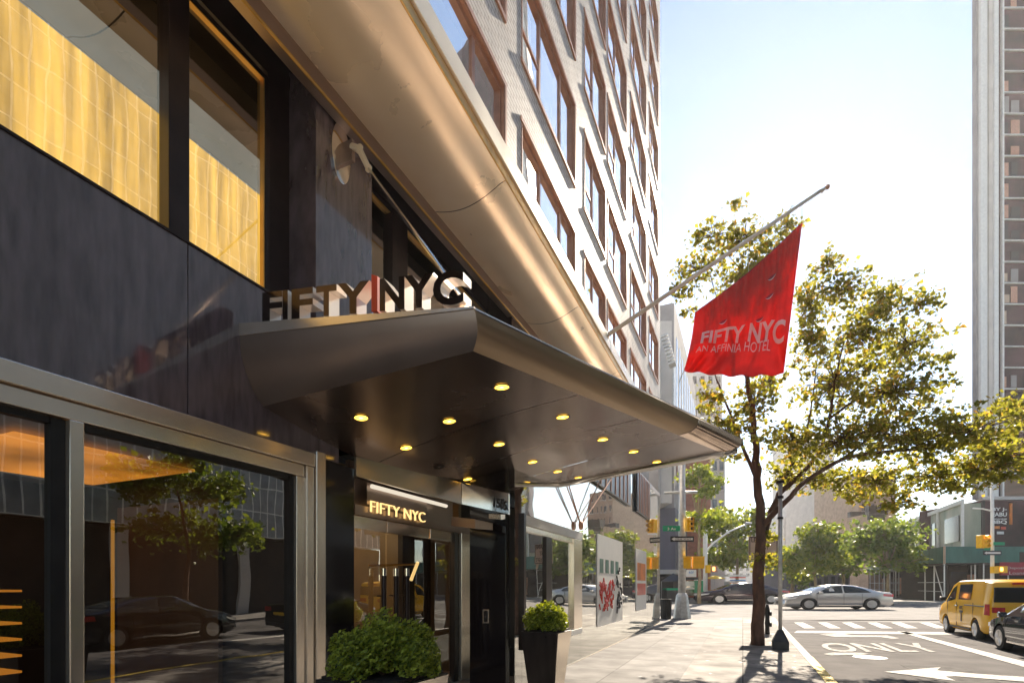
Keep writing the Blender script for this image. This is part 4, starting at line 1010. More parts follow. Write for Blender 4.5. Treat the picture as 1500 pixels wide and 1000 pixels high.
o = tree('street_tree', 'leafy tree across the street, seen mirrored in the shop window', (14.3, 15.5, 0),
     [([Vector((14.3, 15.5, 0)), Vector((14.2, 15.6, 3)), Vector((14.4, 15.2, 6))], .16, .05)],
     [(Vector((14.3 + random.uniform(-2, 2), 15.5 + random.uniform(-2.5, 2.5), random.uniform(3.5, 7.5))), (1.1, 1.1, .8)) for k in range(16)], 4500, .13, 'leafm', seed=31)

# ================================================================ STREET FURNITURE
# sign pole with bell base at kerb
b = at_z(1143, 950, 0); dP = -b.x * ST + b.y * CT
sp = thing('sign_pole', 'bare grey sign pole with dark flared base beside the tree', 'pole', tuple(b))
k = dP / F
part(MB().cyl(b + Vector((0, 0, .3)), at_d(1143, 706, dP), 2.7 * k, n=12), 'pole', 'galv', sp, smooth=True)
part(MB().box(b.x - .19, b.x + .19, b.y - .19, b.y + .19, 0, .20).hexa([b + Vector((x, y, .2)) for x, y in ((-.19, -.19), (.19, -.19), (.19, .19), (-.19, .19))], [b + Vector((x, y, .5)) for x, y in ((-.06, -.06), (.06, -.06), (.06, .06), (-.06, .06))]), 'flared_base', 'plastic', sp, bevel=.01)
part(MB().cyl(at_d(1143, 730, dP), at_d(1143, 726, dP), 4.5 * k, n=12).cyl(at_d(1143, 708, dP), at_d(1143, 704, dP), 5.5 * k, n=12).cyl(at_d(1143, 760, dP), at_d(1143, 757, dP), 4 * k, n=12), 'clamp', 'darkframe', sp)
# lane sign behind the tree
d = 17.2
ls = thing('lane_sign', 'faded turn lane sign half hidden by the tree trunk', 'sign', tuple(at_d(1112, V0 + H * F / d, d)))
a = at_d(1097, 820, d); bq = at_d(1139, 785, d)
part(MB().fbox(_t(1097) * d, _t(1139.5) * d, d, d + .03, a.z, bq.z), 'panel', 'signpink', ls)
part(MB().fbox(_t(1108) * d, _t(1112) * d, d + .035, d + .1, 0, bq.z + .1), 'post', 'galv', ls)
bo = MB(); r0, r1 = _t(1097.8) * d, _t(1138.7) * d
for q in ((r0, r1, a.z + .02, a.z + .045), (r0, r1, bq.z - .045, bq.z - .02), (r0, r0 + .025, a.z + .05, bq.z - .05), (r1 - .025, r1, a.z + .05, bq.z - .05)):
    bo.fbox(q[0], q[1], d - .006, d - .002, q[2], q[3])
part(bo, 'border', 'black', ls)
rx = (CT, ST, 0)
for txt, v, ww in (('LEFT LANE', 793.5, .78), ('MUST', 804.5, .36), ('TURN LEFT', 816, .80)):
    text_on('lettering', txt, at_d(1118, v, d - .01), rx, .15, 'black', ls, width=ww, bold=.01)
# fire standpipe behind the trunk
sb = at_z(1124, 928, 0); dS = -sb.x * ST + sb.y * CT; k = dS / F
sp2 = thing('standpipe', 'black knobbed standpipe just behind the tree trunk', 'standpipe', tuple(sb))
part(MB().lathe([(3.5 * k, 0), (3.0 * k, 10 * k), (3.6 * k, 16 * k), (3.0 * k, 22 * k), (3.4 * k, 36 * k), (1.5 * k, 44 * k)], sb, 14), 'barrel', 'black', sp2, smooth=True)
part(MB().lathe([(.02, -.04), (3.2 * k, -.03), (3.4 * k, .03), (.02, .04)], sb + Vector((.10, 0, 14 * k)), 12, 'x').lathe([(.02, -.04), (3.2 * k, -.03), (3.4 * k, .03), (.02, .04)], sb + Vector((.10, 0, 30 * k)), 12, 'x'), 'outlet_caps', 'black', sp2, smooth=True)
# corner signal pole
d = 25.6; k = d / F
pb2 = at_d(999, V0 + H * F / d, d)
cp_ = thing('signal_pole', 'grey corner signal pole with one way sign and yellow signal boxes', 'signal pole', tuple(pb2))
part(MB().cyl(at_d(999, 905, d), at_d(999, 872, d), 13 * k, 8.5 * k, n=8).cyl(at_d(999, 872, d), at_d(999, 868, d), 8.5 * k, 6 * k, n=8), 'pedestal', 'galv', cp_, bevel=.02)
part(MB().cyl(at_d(999, 870, d), at_d(999, 640, d), 5.4 * k, 4.2 * k, n=12), 'shaft', 'galv', cp_, smooth=True)
part(MB().cyl(at_d(973, 721.5, d), at_d(1021, 720.5, d), 2.1 * k, n=10), 'crossbar', 'galv', cp_, smooth=True)
def sign_f(name, u0, u1, v0, v1, d, m, parent, dd=.03):
    return part(MB().fbox(_t(u0) * d, _t(u1) * d, d, d + dd, at_d(u0, v1, d).z, at_d(u0, v0, d).z), name, m, parent)
def one_way(u0, u1, v0, v1, d, parent, txt=True):
    o = sign_f('one_way_plate', u0, u1, v0, v1, d, 'black', parent)
    cu = (v1 - v0); m_ = .16 * cu
    b_ = MB(); z0_, z1_ = at_d(0, v1 - m_, d - .012).z, at_d(0, v0 + m_, d - .012).z; zc_ = (z0_ + z1_) / 2; hh = (z1_ - z0_) / 2
    ra, rb = _t(u0 + m_ * 1.3) * (d - .012), _t(u1 - m_ * 1.3) * (d - .012); hd = hh * 1.6
    ps = [(ra, zc_), (ra + hd, z1_), (ra + hd, zc_ + hh * .6), (rb, zc_ + hh * .6), (rb, zc_ - hh * .6), (ra + hd, zc_ - hh * .6), (ra + hd, z0_)]
    b_.add([world(r_, d - .012, z_) for r_, z_ in ps], [tuple(range(7))]); part(b_, 'arrow', 'signwhite', o)
    if txt: text_on('lettering', 'ONE WAY', world((ra + hd + rb) / 2 - hh * .2, d - .02, zc_ - hh * .36), rx, hh * .74, 'black', o, width=(rb - ra - hd) * .86, bold=.01)
    return o
one_way(982, 1016.5, 785, 793, d - .2, cp_)
o = sign_f('street_name_plate', 971, 996, 769.5, 777.5, d - .18, 'signgreen', cp_)
text_on('lettering', '3 Av', at_d(984, 776, d - .21), rx, .13, 'signwhite', o, width=.42, bold=.01)
def signal(u0, u1, v0, v1, d, parent, lit=None, face=-1, name='traffic_signal'):
    r0, r1 = _t(u0) * d, _t(u1) * d; z0_, z1_ = at_d(0, v1, d).z, at_d(0, v0, d).z; rc = (r0 + r1) / 2; hw = (r1 - r0) / 2
    o = part(MB().fbox(r0, r1, d, d + hw * 1.6, z0_, z1_), name, 'sigyel', parent, bevel=.02)
    n = 3; hz = (z1_ - z0_) / n
    for i in range(n):
        zc_ = z1_ - hz * (i + .5); c = world(rc, d - .02, zc_)
        fwd = Vector((ST, -CT, 0))
        rr = min(hw * .8, hz * .4)
        p = part(MB().cyl(c, c + fwd * .25, rr, n=14, cap=False), 'visor', 'sigyel', o, smooth=True)
        part(MB().cyl(c, c + fwd * .03, rr * .93, n=14), 'lens', 'orangelit' if lit == i else 'black', p)
    return o
signal(1006, 1017, 757, 777.5, d - .5, cp_)
part(MB().cyl(at_d(1000, 773, d), at_d(1012, 773, d - .3), .04, n=8), 'bracket', 'galv', cp_)
for (a_, b_) in ((1002, 1012), (1015.5, 1032)):
    o = sign_f('walk_signal', a_, b_, 815, 832, d - .25, 'sigyel', cp_, .25)
    sign_f('visor', a_ - .4, b_ + .4, 814.2, 815.6, d - .5, 'sigyel', o, .24)
o = sign_f('walk_gap_plate', 1012.6, 1015, 818, 830, d - .1, 'signwhite', cp_)
# wire bin beside the pole
tb = at_d(975.5, V0 + H * F / 25.2, 25.2)
bn_ = thing('litter_bin', 'black ribbed litter bin left of the corner signal pole', 'bin', tuple(tb))
kb = 25.2 / F
part(MB().lathe([(6.6 * kb, 0), (7.6 * kb, 28 * kb), (7.4 * kb, 29 * kb), (6.0 * kb, 29 * kb), (5.5 * kb, 10 * kb)], tb, 18), 'drum', 'black', bn_, smooth='auto')
rb = MB()
for i in range(18):
    a = 2 * PI * i / 18; rb.cyl(tb + Vector((6.9 * kb * math.cos(a), 6.9 * kb * math.sin(a), 0)), tb + Vector((7.9 * kb * math.cos(a), 7.9 * kb * math.sin(a), 28 * kb)), .012, n=5)
part(rb, 'slats', 'plastic', bn_)
# lamp pole across the avenue
d = 51
lpv = thing('street_lamp', 'white street lamp with long curved arm across the avenue', 'street lamp', tuple(at_d(1033, V0 + H * F / d, d)))
k = d / F
part(MB().cyl(at_d(1033, 881, d), at_d(1033, 770, d), 3.4 * k, 3.0 * k, n=10), 'shaft', 'white', lpv, smooth=True)
part(MB().tube([at_d(1033, 808, d), at_d(1045, 795, d), at_d(1068, 778, d), at_d(1094, 767, d)], [.12, .1, .08, .06], 8), 'arm', 'white', lpv, smooth=True)
part(MB().cyl(at_d(1022, 772.5, d), at_d(1046, 772.5, d), .07, n=8).cyl(at_d(1027, 767, d), at_d(1027, 779, d), .05, n=8), 'crossbar', 'white', lpv)
part(MB().cyl(at_d(1092, 766, d), at_d(1101, 766, d), .16, .08, n=10), 'lamp_head', 'galv', lpv)
o = sign_f('walk_signal', 1035, 1041, 827, 838.5, d - .6, 'sigyel', lpv, .4)
o = sign_f('walk_signal', 1041.5, 1051, 828, 837.5, d - .6, 'copper', lpv, .4)
sign_f('lit_hand', 1044, 1047.5, 830, 835.5, d - .63, 'orangelit', o, .02)
# right hand signal pole
d = 36; k = d / F
rp = thing('signal_pole', 'white signal pole with traffic light and arrow sign right of the green shed corner', 'signal pole', tuple(at_d(1453, V0 + (H + .13) * F / d, d)))
part(MB().cyl(at_d(1453.5, 893, d), at_d(1453.5, 694, d), 2.6 * k, 2.1 * k, n=10), 'shaft', 'white', rp, smooth=True)
part(MB().tube([at_d(1453, 748, d), at_d(1440, 745, d), at_d(1425, 744, d)], [.06, .05, .05], 8), 'arm', 'white', rp)
signal(1438, 1450, 783, 802, d - .3, rp, lit=0)
one_way(1440.5, 1467, 806, 812.5, d - .4, rp, txt=False)
o = sign_f('street_name_plate', 1456, 1472, 793.5, 798, d - .2, 'signgreen', rp)
o = sign_f('street_name_plate', 1442, 1451, 801, 805, d - .2, 'signgreen', rp)
o = sign_f('walk_signal', 1456, 1463, 829, 839, d - .4, 'sigyel', rp, .3)
o = sign_f('walk_signal', 1463.5, 1476, 828.5, 838.5, d - .4, 'sigyel', rp, .3)
sign_f('lit_hand', 1465.5, 1469.5, 830.5, 836, d - .43, 'orangelit', o, .02)
# food carts and stands on the far left corner
d = 52
fc = thing('food_cart', 'food cart with white boards under dark roof beyond the corner pole', 'food cart', tuple(at_d(1012, V0 + H * F / d, d)))
sign_f('body', 1005, 1024, 850, 872, d, 'steel', fc, 1.5)
sign_f('roof', 1001, 1027, 845, 848.5, d - .3, 'black', fc, 2.2)
o = sign_f('menu_board', 1005.5, 1020, 834, 844.5, d - .1, 'signwhite', fc, .1)
text_on('lettering', 'NY', at_d(1013, 840, d - .12), rx, .26, 'blue', o, width=.5, bold=.02)
sign_f('counter', 1005, 1024, 860, 862.5, d - .15, 'signwhite', fc, .1)
o = sign_f('side_board', 1004, 1019, 851, 858, d - .05, 'signwhite', fc, .04)
for q in (1006.5, 1022): part(MB().cyl(at_d(q, 878, d + .3), at_d(q, 874, d + .3), .22, n=12), 'wheel', 'tyre', fc)
gk = thing('green_booth', 'narrow green booth beside the food cart', 'booth', tuple(at_d(1026, V0 + H * F / 51, 51)))
sign_f('body', 1021.5, 1030.5, 850, 868, 51, 'signgreen', gk, .8); sign_f('plinth', 1022, 1030, 868.2, 880.5, 51.05, 'plastic', gk, .7)
sign_f('lid', 1021, 1031, 848.5, 849.8, 50.95, 'white', gk, .9)
gd = thing('green_dumpster', 'dark dumpster with green rim behind the litter bin', 'dumpster', tuple(at_d(986, V0 + H * F / 50.5, 50.5)))
sign_f('tub', 977, 995, 864, 880, 50.5, 'plastic', gd, 1.2); sign_f('rim', 976.5, 995.5, 861, 863.8, 50.45, 'signgreen', gd, 1.3)
ub = thing('yellow_umbrella', 'flat yellow umbrella beside the street lamp across the avenue', 'umbrella', tuple(at_d(1046, V0 + H * F / 52, 52)))
part(MB().lathe([(.03, .34), (.5, .2), (1.0, .02), (1.02, -.02)], at_d(1047, 847, 52), 8), 'canopy', 'umbrella', ub)
part(MB().cyl(at_d(1047, 880, 52), at_d(1047, 846, 52), .03, n=6), 'stick', 'galv', ub)
vs_ = thing('vendor_stand', 'striped vendor stand with white roof above the dark car bonnet', 'stall', tuple(at_d(1080, V0 + H * F / 52.5, 52.5)))
sign_f('counter', 1069, 1093, 851, 874, 52.5, 'signwhite', vs_, 1.4); sign_f('roof', 1067, 1095, 841, 843.5, 52.3, 'white', vs_, 1.8)
for q in range(4): sign_f('shelf', 1069.5, 1092.5, 844.5 + q * 4.2, 846.2 + q * 4.2, 52.35, ('redp', 'blue', 'orange', 'redp')[q], vs_, .1)
dt = thing('dark_tent', 'black peaked stall tent behind the corner pole', 'tent', tuple(at_d(985, V0 + H * F / 53.5, 53.5)))
part(MB().add([at_d(968, 851, 53), at_d(1004, 851, 53), at_d(1004, 851, 56), at_d(968, 851, 56), at_d(986, 839, 54.5)], [(0, 1, 4), (1, 2, 4), (2, 3, 4), (3, 0, 4)]), 'roof', 'black', dt)
for q in (969, 1003): part(MB().cyl(at_d(q, 880, 53), at_d(q, 851, 53), .04, n=6), 'leg', 'galv', dt)

# ================================================================ CARS
def interp1(tab, x): return interp(tab, x)
def make_car(name, label, paint, L, W, top, belt, zb, cabin, wheels, wr, roofk=.72, group=None, van=False, tail=True, stretch=1.0):
    """local: x 0 rear .. L front, y across, z up from the road"""
    root = thing(name, label, 'car', (0, 0, 0), 0, group, local=True)
    hw = W / 2
    def wid(x):
        f = min(x, L - x) / L
        return hw * (1 - .16 * max(0, 1 - f / (.16 if not van else .09)) ** 2.2)
    def sec(x):
        zt = interp(top, x); zl = min(interp(belt, x), zt - .05)
        k = max(0, min(1, (zt - zl - .05) / .38)); w_ = wid(x)
        wr_ = w_ * (.93 - (.93 - roofk) * k)
        lo_ = zb + .06 * max(0, 1 - min(x, L - x) / .25)
        zl2 = zt - .07 if k < .02 else zl
        return [(0, lo_), (w_ * .86, lo_), (w_ * .97, lo_ + .10), (w_ * 1.0, lo_ + .30 * (zl2 - lo_)), (w_ * 1.0, lo_ + .62 * (zl2 - lo_)), (w_ * .965, zl2), (wr_ + (w_ * .965 - wr_) * .04, zt - .055 - .0 * k), (wr_ * .88, zt - .012), (0, zt)]
    def side(x, f, off=.012):
        s_ = sec(x); a = s_[5]; b = s_[6]
        return a[0] + (b[0] - a[0]) * f + off, a[1] + (b[1] - a[1]) * f
    xs = sorted(set([0, .03, .12] + [L * i / 30 for i in range(1, 30)] + [L - .12, L - .03, L] + [a for a, b in top]))
    xs2 = [xs[0]]
    for x in xs[1:]:
        if x - xs2[-1] > .02: xs2.append(x)
    xs = xs2
    vs = []; fs = []; n = 16
    for x in xs:
        s_ = sec(x); ring = [(x, -y, z) for y, z in s_] + [(x, y, z) for y, z in s_[-2:0:-1]]
        vs += ring
    n = len(ring)
    for k in range(len(xs) - 1):
        for i in range(n): fs.append((k * n + i, k * n + (i + 1) % n, (k + 1) * n + (i + 1) % n, (k + 1) * n + i))
    fs += [tuple(range(n))[::-1], tuple(range((len(xs) - 1) * n, len(xs) * n))]
    body = MB().add(vs, fs).build('body', paint, root, smooth='auto')
    # cut wheel arches
    cut = MB()
    for wx in wheels: 
        cut.cyl((wx, -hw - .3, wr), (wx, -hw + .34, wr), wr + .055, n=28); cut.cyl((wx, hw + .3, wr), (wx, hw - .34, wr), wr + .055, n=28)
    co_ = cut.build('cut', 'black'); md = body.modifiers.new('b', 'BOOLEAN'); md.object = co_; md.operation = 'DIFFERENCE'; md.solver = 'EXACT'
    bpy.context.view_layer.update()
    dg = bpy.context.evaluated_depsgraph_get(); me = bpy.data.meshes.new_from_object(body.evaluated_get(dg))
    body.modifiers.clear(); body.data = me; body.data.name = 'body'
    bpy.data.objects.remove(co_)
    me.set_sharp_from_angle(angle=R(38))
    def poly_side(pts, name, m, parent=root, off=.012):
        for sg_ in (-1, 1):
            b_ = MB(); P = [side(x, f, off) for x, f in pts]
            vv = [(x, sg_ * p[0], p[1]) for (x, f), p in zip(pts, P)]
            if sg_ > 0: vv = vv[::-1]
            b_.add(vv, [tuple(range(len(vv)))]); b_.build(name, m, parent, fix=False)
    for w_ in cabin['side']: poly_side(w_, 'side_window', 'carglass')
    for key, nm in (('front', 'windscreen'), ('rear', 'rear_window')):
        xa, xb = cabin[key]; vs = []; fs = []; q = 6
        for i in range(q + 1):
            x = xa + (xb - xa) * i / q; s_ = sec(x); wtop = s_[7][0] * 1.0
            for j in range(q + 1):
                y = (j / q * 2 - 1) * wtop * .98; ay = abs(y) / max(.01, s_[7][0])
                vs.append((x, y, s_[8][1] - .012 * ay + .012))
        for i in range(q):
            for j in range(q): a = i * (q + 1) + j; fs.append((a, a + 1, a + q + 2, a + q + 1))
        mb = MB().add(vs, fs); mb.build(nm, 'carglass', root, smooth=True)
    for wx in wheels:
        for sg_ in (-1, 1):
            y = sg_ * (hw - .01); iy = sg_ * (hw - .22)
            w_ = MB().lathe([(wr * .62, -.0), (wr * .94, .0), (wr, .03), (wr, .17), (wr * .94, .21), (wr * .62, .21)], (wx, y - (.21 if sg_ > 0 else 0), wr), 28, 'y').build('wheel', 'tyre', root, smooth='auto')
            f_ = y + sg_ * .006
            rm = MB().lathe([(wr * .14, 0), (wr * .16, sg_ * -.02), (wr * .60, sg_ * -.03), (wr * .66, sg_ * .0), (wr * .62, sg_ * -.06)], (wx, f_, wr), 28, 'y')
            r1_ = MB()
            for i in range(5):
                a = 2 * PI * i / 5 + .3
                for da in (-.16, .16):
                    p0 = (wx + .1 * wr * math.cos(a), f_, wr + .1 * wr * math.sin(a)); p1 = (wx + .6 * wr * math.cos(a + da), f_, wr + .6 * wr * math.sin(a + da)); r1_.cyl(p0, p1, wr * .07, n=6)
            r1_.lathe([(wr * .02, 0), (wr * .15, 0), (wr * .15, sg_ * -.03)], (wx, f_ + sg_ * .01, wr), 14, 'y')
            r1_.lathe([(wr * .60, -.01), (wr * .66, 0), (wr * .66, .012), (wr * .60, .012)], (wx, f_, wr), 28, 'y')
            r1_.build('rim', 'rim', w_, smooth='auto')
            MB().lathe([(.01, 0), (wr * .6, 0), (wr * .6, -sg_ * .01)], (wx, f_ - sg_ * .04, wr), 20, 'y').build('brake_disc', 'plastic', w_)
    MB().box(.35, L - .35, -hw + .25, hw - .25, zb - .05, zb + .12).build('underbody', 'black', root)
    # lamps, mirrors, handles, sills
    for sg_ in (-1, 1):
        for (xs_, zs_, nm, mm) in cabin['lamps']:
            vv = []
            for x, z in zip(xs_, zs_):
                vv.append((x, sg_ * (wid(x) + .012 - (0.02 if z > .8 and not van else 0)), z))
            if sg_ > 0: vv = vv[::-1]
            MB().add(vv, [tuple(range(len(vv)))]).build(nm, mm, root, fix=False)
        xm, zm = cabin['mirror']
        MB().add([], []).box(xm - .07, xm + .09, sg_ * (hw + .02) - (0.0 if sg_ > 0 else .17), sg_ * (hw + .02) + (.17 if sg_ > 0 else 0), zm - .06, zm + .08).build('mirror', cabin.get('mirrormat', paint), root, bevel=.03)
        for xh, zh_ in cabin['handles']:
            MB().box(xh - .10, xh + .10, sg_ * (hw - .0) - .02, sg_ * (hw) + .02, zh_ - .015, zh_ + .02).build('door_handle', cabin.get('handlemat', paint), root, bevel=.006)
        sl2 = MB()
        for xd_ in cabin['seams']:
            for f0 in range(6):
                z0_ = zb + .12 + (interp(belt, xd_) - zb - .14) * f0 / 6; z1_ = zb + .12 + (interp(belt, xd_) - zb - .14) * (f0 + 1) / 6
                sl2.box(xd_ - .006, xd_ + .006, sg_ * (wid(xd_) - .004) - .006, sg_ * (wid(xd_) - .004) + .006, z0_, z1_)
        sl2.build('door_seam', 'black', root)
        MB().box(wheels[0] + wr + .1, wheels[1] - wr - .1, sg_ * hw * .985 - .012, sg_ * hw * .985 + .012, zb + .05, zb + .10).build('sill_trim', cabin.get('sill', 'chrome'), root)
    # rear faces
    if tail:
        zt_ = cabin['tailz']
        for sg_ in (-1, 1):
            MB().box(-.012, .06, sg_ * wid(0) * .55 if sg_ > 0 else -wid(0) * .98, wid(0) * .98 if sg_ > 0 else -wid(0) * .55, zt_ - .08, zt_ + .08).build('tail_lamp', 'redlit', root, bevel=.01)
        MB().box(-.014, .03, -.26, .26, zt_ - .22, zt_ - .10).build('number_plate', 'sigyel', root, bevel=.004)
        MB().box(-.04, .1, -hw * .8, hw * .8, zb + .03, zb + .16).build('rear_bumper', 'plastic', root, bevel=.02)
    MB().box(L - .06, L + .012, -hw * .45, hw * .45, zb + .12, zb + .34).build('grille', 'plastic', root, bevel=.02)
    for sg_ in (-1, 1):
        MB().box(L - .22, L - .015, sg_ * hw * .50 if sg_ > 0 else -hw * .86, hw * .86 if sg_ > 0 else -hw * .50, zb + .38, zb + .50).build('headlight', 'signwhite', root, bevel=.02)
    return root, sec, wid
sed_top = [(0, .60), (.03, .95), (.10, 1.02), (.70, 1.09), (1.25, 1.30), (1.75, 1.43), (2.25, 1.47), (2.75, 1.44), (3.15, 1.30), (3.75, 1.01), (4.35, .90), (4.65, .78), (4.78, .66), (4.85, .45)]
sed_belt = [(0, .95), (1.0, .98), (2.4, .95), (3.7, .92), (4.85, .7)]
sed_cab = dict(side=[[(1.02, .12), (1.30, .80), (1.75, .92), (2.22, .95), (2.22, .06)], [(2.30, .06), (2.30, .95), (2.72, .93), (3.05, .78), (3.50, .10)]],
               front=(2.95, 3.62), rear=(.82, 1.5), lamps=[([.03, .04, .5, .52], [.74, .90, .93, .80], 'tail_lamp', 'redlit'), ([4.40, 4.30, 4.72, 4.78], [.66, .74, .70, .58], 'headlight', 'signwhite')],
               mirror=(3.30, .98), handles=[(1.75, .86), (2.75, .84)], seams=[1.45, 2.26, 3.45], tailz=.84)
silver, *_ = make_car('silver_sedan', 'silver sedan driving left across the avenue behind the crosswalk', 'silver', 4.85, 1.82, sed_top, sed_belt, .20, sed_cab, (1.02, 3.80), .335)
plum, *_ = make_car('dark_sedan', 'dark plum sedan on the far side of the avenue behind the tree trunk', 'carplum', 4.85, 1.82, sed_top, sed_belt, .20, sed_cab, (1.02, 3.80), .335)
def place(root, pr, d, ang, sx=1.0, z=RZ + .006):
    """rear bumper reference point given in depth frame"""
    p = world(pr[0], d, z)
    root.matrix_basis = Matrix.Translation(p) @ Matrix.Rotation(ang, 4, 'Z') @ Matrix.Diagonal((sx, 1, pr[1], 1))
# silver car: nose at u 1150, tail at 1311, facing image left
dsv = (H - RZ) * F / (893 - V0)
Lw = (_t(1311) - _t(1150.5)) * dsv
place(silver, (_t(1311) * dsv, 37.5 / F * dsv / 1.47), dsv + .9, TH + PI, Lw / 4.85)
dpl = (H - RZ) * F / (884 - V0)
Lp = 133 / F * dpl
place(plum, (_t(1158) * dpl, 31 / F * dpl / 1.47), dpl + .9, TH + PI, Lp / 4.85)
van_top = [(0, .9), (.02, 1.55), (.10, 1.78), (.40, 1.86), (1.5, 1.87), (2.6, 1.85), (3.05, 1.74), (3.75, 1.17), (4.20, 1.03), (4.42, .88), (4.5, .5)]
van_belt = [(0, 1.16), (3.3, 1.14), (4.5, .8)]
van_cab = dict(side=[[(1.25, .10), (1.25, .86), (2.35, .86), (2.35, .10)], [(2.62, .10), (2.62, .84), (2.98, .78), (3.55, .12)]],
               front=(3.12, 3.66), rear=(.5, .6), lamps=[([.03, .03, .16, .20], [.78, 1.12, 1.12, .80], 'tail_lamp', 'redlit'), ([3.95, 3.95, 4.40, 4.44], [.78, .90, .82, .70], 'headlight', 'signwhite')],
               mirror=(3.42, 1.20), mirrormat='black', handlemat='black', handles=[(2.45, 1.0)], seams=[1.0, 2.45, 3.3], tailz=.95, sill='plastic')
taxi, vsec, vwid = make_car('taxi_van', 'yellow taxi van heading away on the street at the right edge', 'yellow', 4.5, 1.74, van_top, van_belt, .22, van_cab, (.85, 3.50), .315, roofk=.86, van=True)
MB().box(-.03, .0, -.68, .68, 1.18, 1.62).build('tailgate_window', 'carglass', taxi, bevel=.03)
MB().box(.86, .95, -.1, .1, 0, 0.001).build('shadow_gap', 'black', taxi) if False else None
for sg_ in (-1, 1):
    MB().box(.15, 1.7, sg_ * .872 - .012, sg_ * .872 + .012, 1.03, 1.06).build('slide_rail', 'black', taxi)
    text_on('taxi_mark', 'NYC', (1.95, sg_ * .885, .90), (-sg_ * -1.0, 0, 0) if sg_ < 0 else (-1, 0, 0), .11, 'plastic', taxi, width=.30, bold=.02)
    text_on('taxi_mark', 'T', (1.95, sg_ * .885, .50), (1, 0, 0) if sg_ < 0 else (-1, 0, 0), .36, 'plastic', taxi, width=.28, bold=.03)
MB().box(-.03, .05, -.22, .22, 1.70, 1.76).build('brake_strip', 'redp', taxi)
fw = at_z(1385, 926, RZ)
xl = fw.x                                   # left flank
kz = .97
tax_loc = Vector((xl + .87, fw.y - 3.50, RZ))
taxi.matrix_basis = Matrix.Translation(tax_loc) @ Matrix.Rotation(PI / 2, 4, 'Z') @ Matrix.Diagonal((1, 1, 1.05, 1))
blk, *_ = make_car('black_sedan', 'glossy black car cut by the right picture edge, behind the taxi', 'carblack', 4.85, 1.82, sed_top, sed_belt, .20, sed_cab, (1.02, 3.80), .335)
bwp = at_z(1463, 951, RZ)
blk.matrix_basis = Matrix.Translation(Vector((bwp.x + .91, bwp.y - 3.80, RZ))) @ Matrix.Rotation(PI / 2, 4, 'Z')

dup(blk, (bwp.x + 1.3, bwp.y - 3.80 - 7.0, RZ), PI / 2, 'dark car following behind the black car, seen only mirrored low in the shop window')
# ================================================================ FAR BUILDINGS
def building(name, label, u0, u1, vt, d, m, depth=14, wins=None, vb=None, wm='winglass', cornice=None):
    b_ = thing(name, label, 'building', tuple(at_d((u0 + u1) / 2, V0 + H * F / d, d)))
    r0, r1 = _t(u0) * d, _t(u1) * d; zt_ = at_d(0, vt, d).z
    part(MB().fbox(r0, r1, d, d + depth, -.1, zt_), 'wall', m, b_)
    if wins:
        nu, nv, z0_, fw_, fh = wins
        zz0 = z0_; dz = (zt_ - zz0) / nv; dr = (r1 - r0) / nu
        w0 = MB().fbox(0, dr * fw_, -.06, -.01, 0, dz * fh).build('window', wm); w0.parent = b_
        tr = MB().fbox(-.05 * dr, dr * (fw_ + .05), -.12, -.0, -.08 * dz, 0).build('sill', 'palestone'); tr.parent = w0
        first = True
        for i in range(nu):
            for j in range(nv):
                if first: o, s_ = w0, tr; first = False
                else:
                    o = w0.copy(); C.objects.link(o); o.parent = b_; s_ = tr.copy(); C.objects.link(s_); s_.parent = o
                o.matrix_parent_inverse = b_.matrix_basis.inverted()
                o.location = world(r0 + dr * (i + (1 - fw_) / 2), d, zz0 + dz * (j + (1 - fh) / 2))
    if cornice:
        part(MB().fbox(r0 - .4, r1 + .4, d - .7, d + .2, zt_ - .2, zt_ + cornice).fbox(r0 - .2, r1 + .2, d - .4, d, zt_ - 1.0, zt_ - .2), 'cornice', 'darkframe', b_)
    return b_
building('brick_building', 'red brick block behind the corner signal pole', 1003, 1041, 640, 72, 'brickred', 12)
building('white_building', 'white block far behind the flag, above the canopy tip', 1000, 1058, 545, 140, 'palestone', 12, (5, 9, 20, .5, .5))
building('white_building', 'pale block with dark balconies right of the red brick block', 1041.5, 1062, 640, 90, 'palestone', 12, (2, 7, 4, .6, .5), wm='winglass')
# street-aligned dark building at the far left corner, receding along the street
lb_ = thing('slate_building', 'slate blue and brown building beyond the avenue at the end of the hotel wall', 'building', (-8, 64, 0))
part(MB().box(-30, -7.2, 62, 92, 10.5, 34), 'upper_wall', 'greystone', lb_)
part(MB().box(-30, -7.0, 61.5, 75, 3.4, 10.4), 'lower_wall', 'slate', lb_)
part(MB().box(-30, -6.9, 61.3, 75.2, 2.9, 3.38), 'white_band', 'palestone', lb_)
part(MB().box(-30, -7.3, 62, 75, 0, 2.88), 'shop_base', 'darkroom', lb_)
for k in range(9): part(MB().box(-7.26, -7.18, 64 + k * 3.1, 65.4 + k * 3.1, 14, 31), 'window_strip', 'winglass', lb_)
part(MB().box(-9.5, -7.0, 60.0, 61.9, 20.5, 26.5), 'vent_unit', 'galv', lb_, bevel=.1)
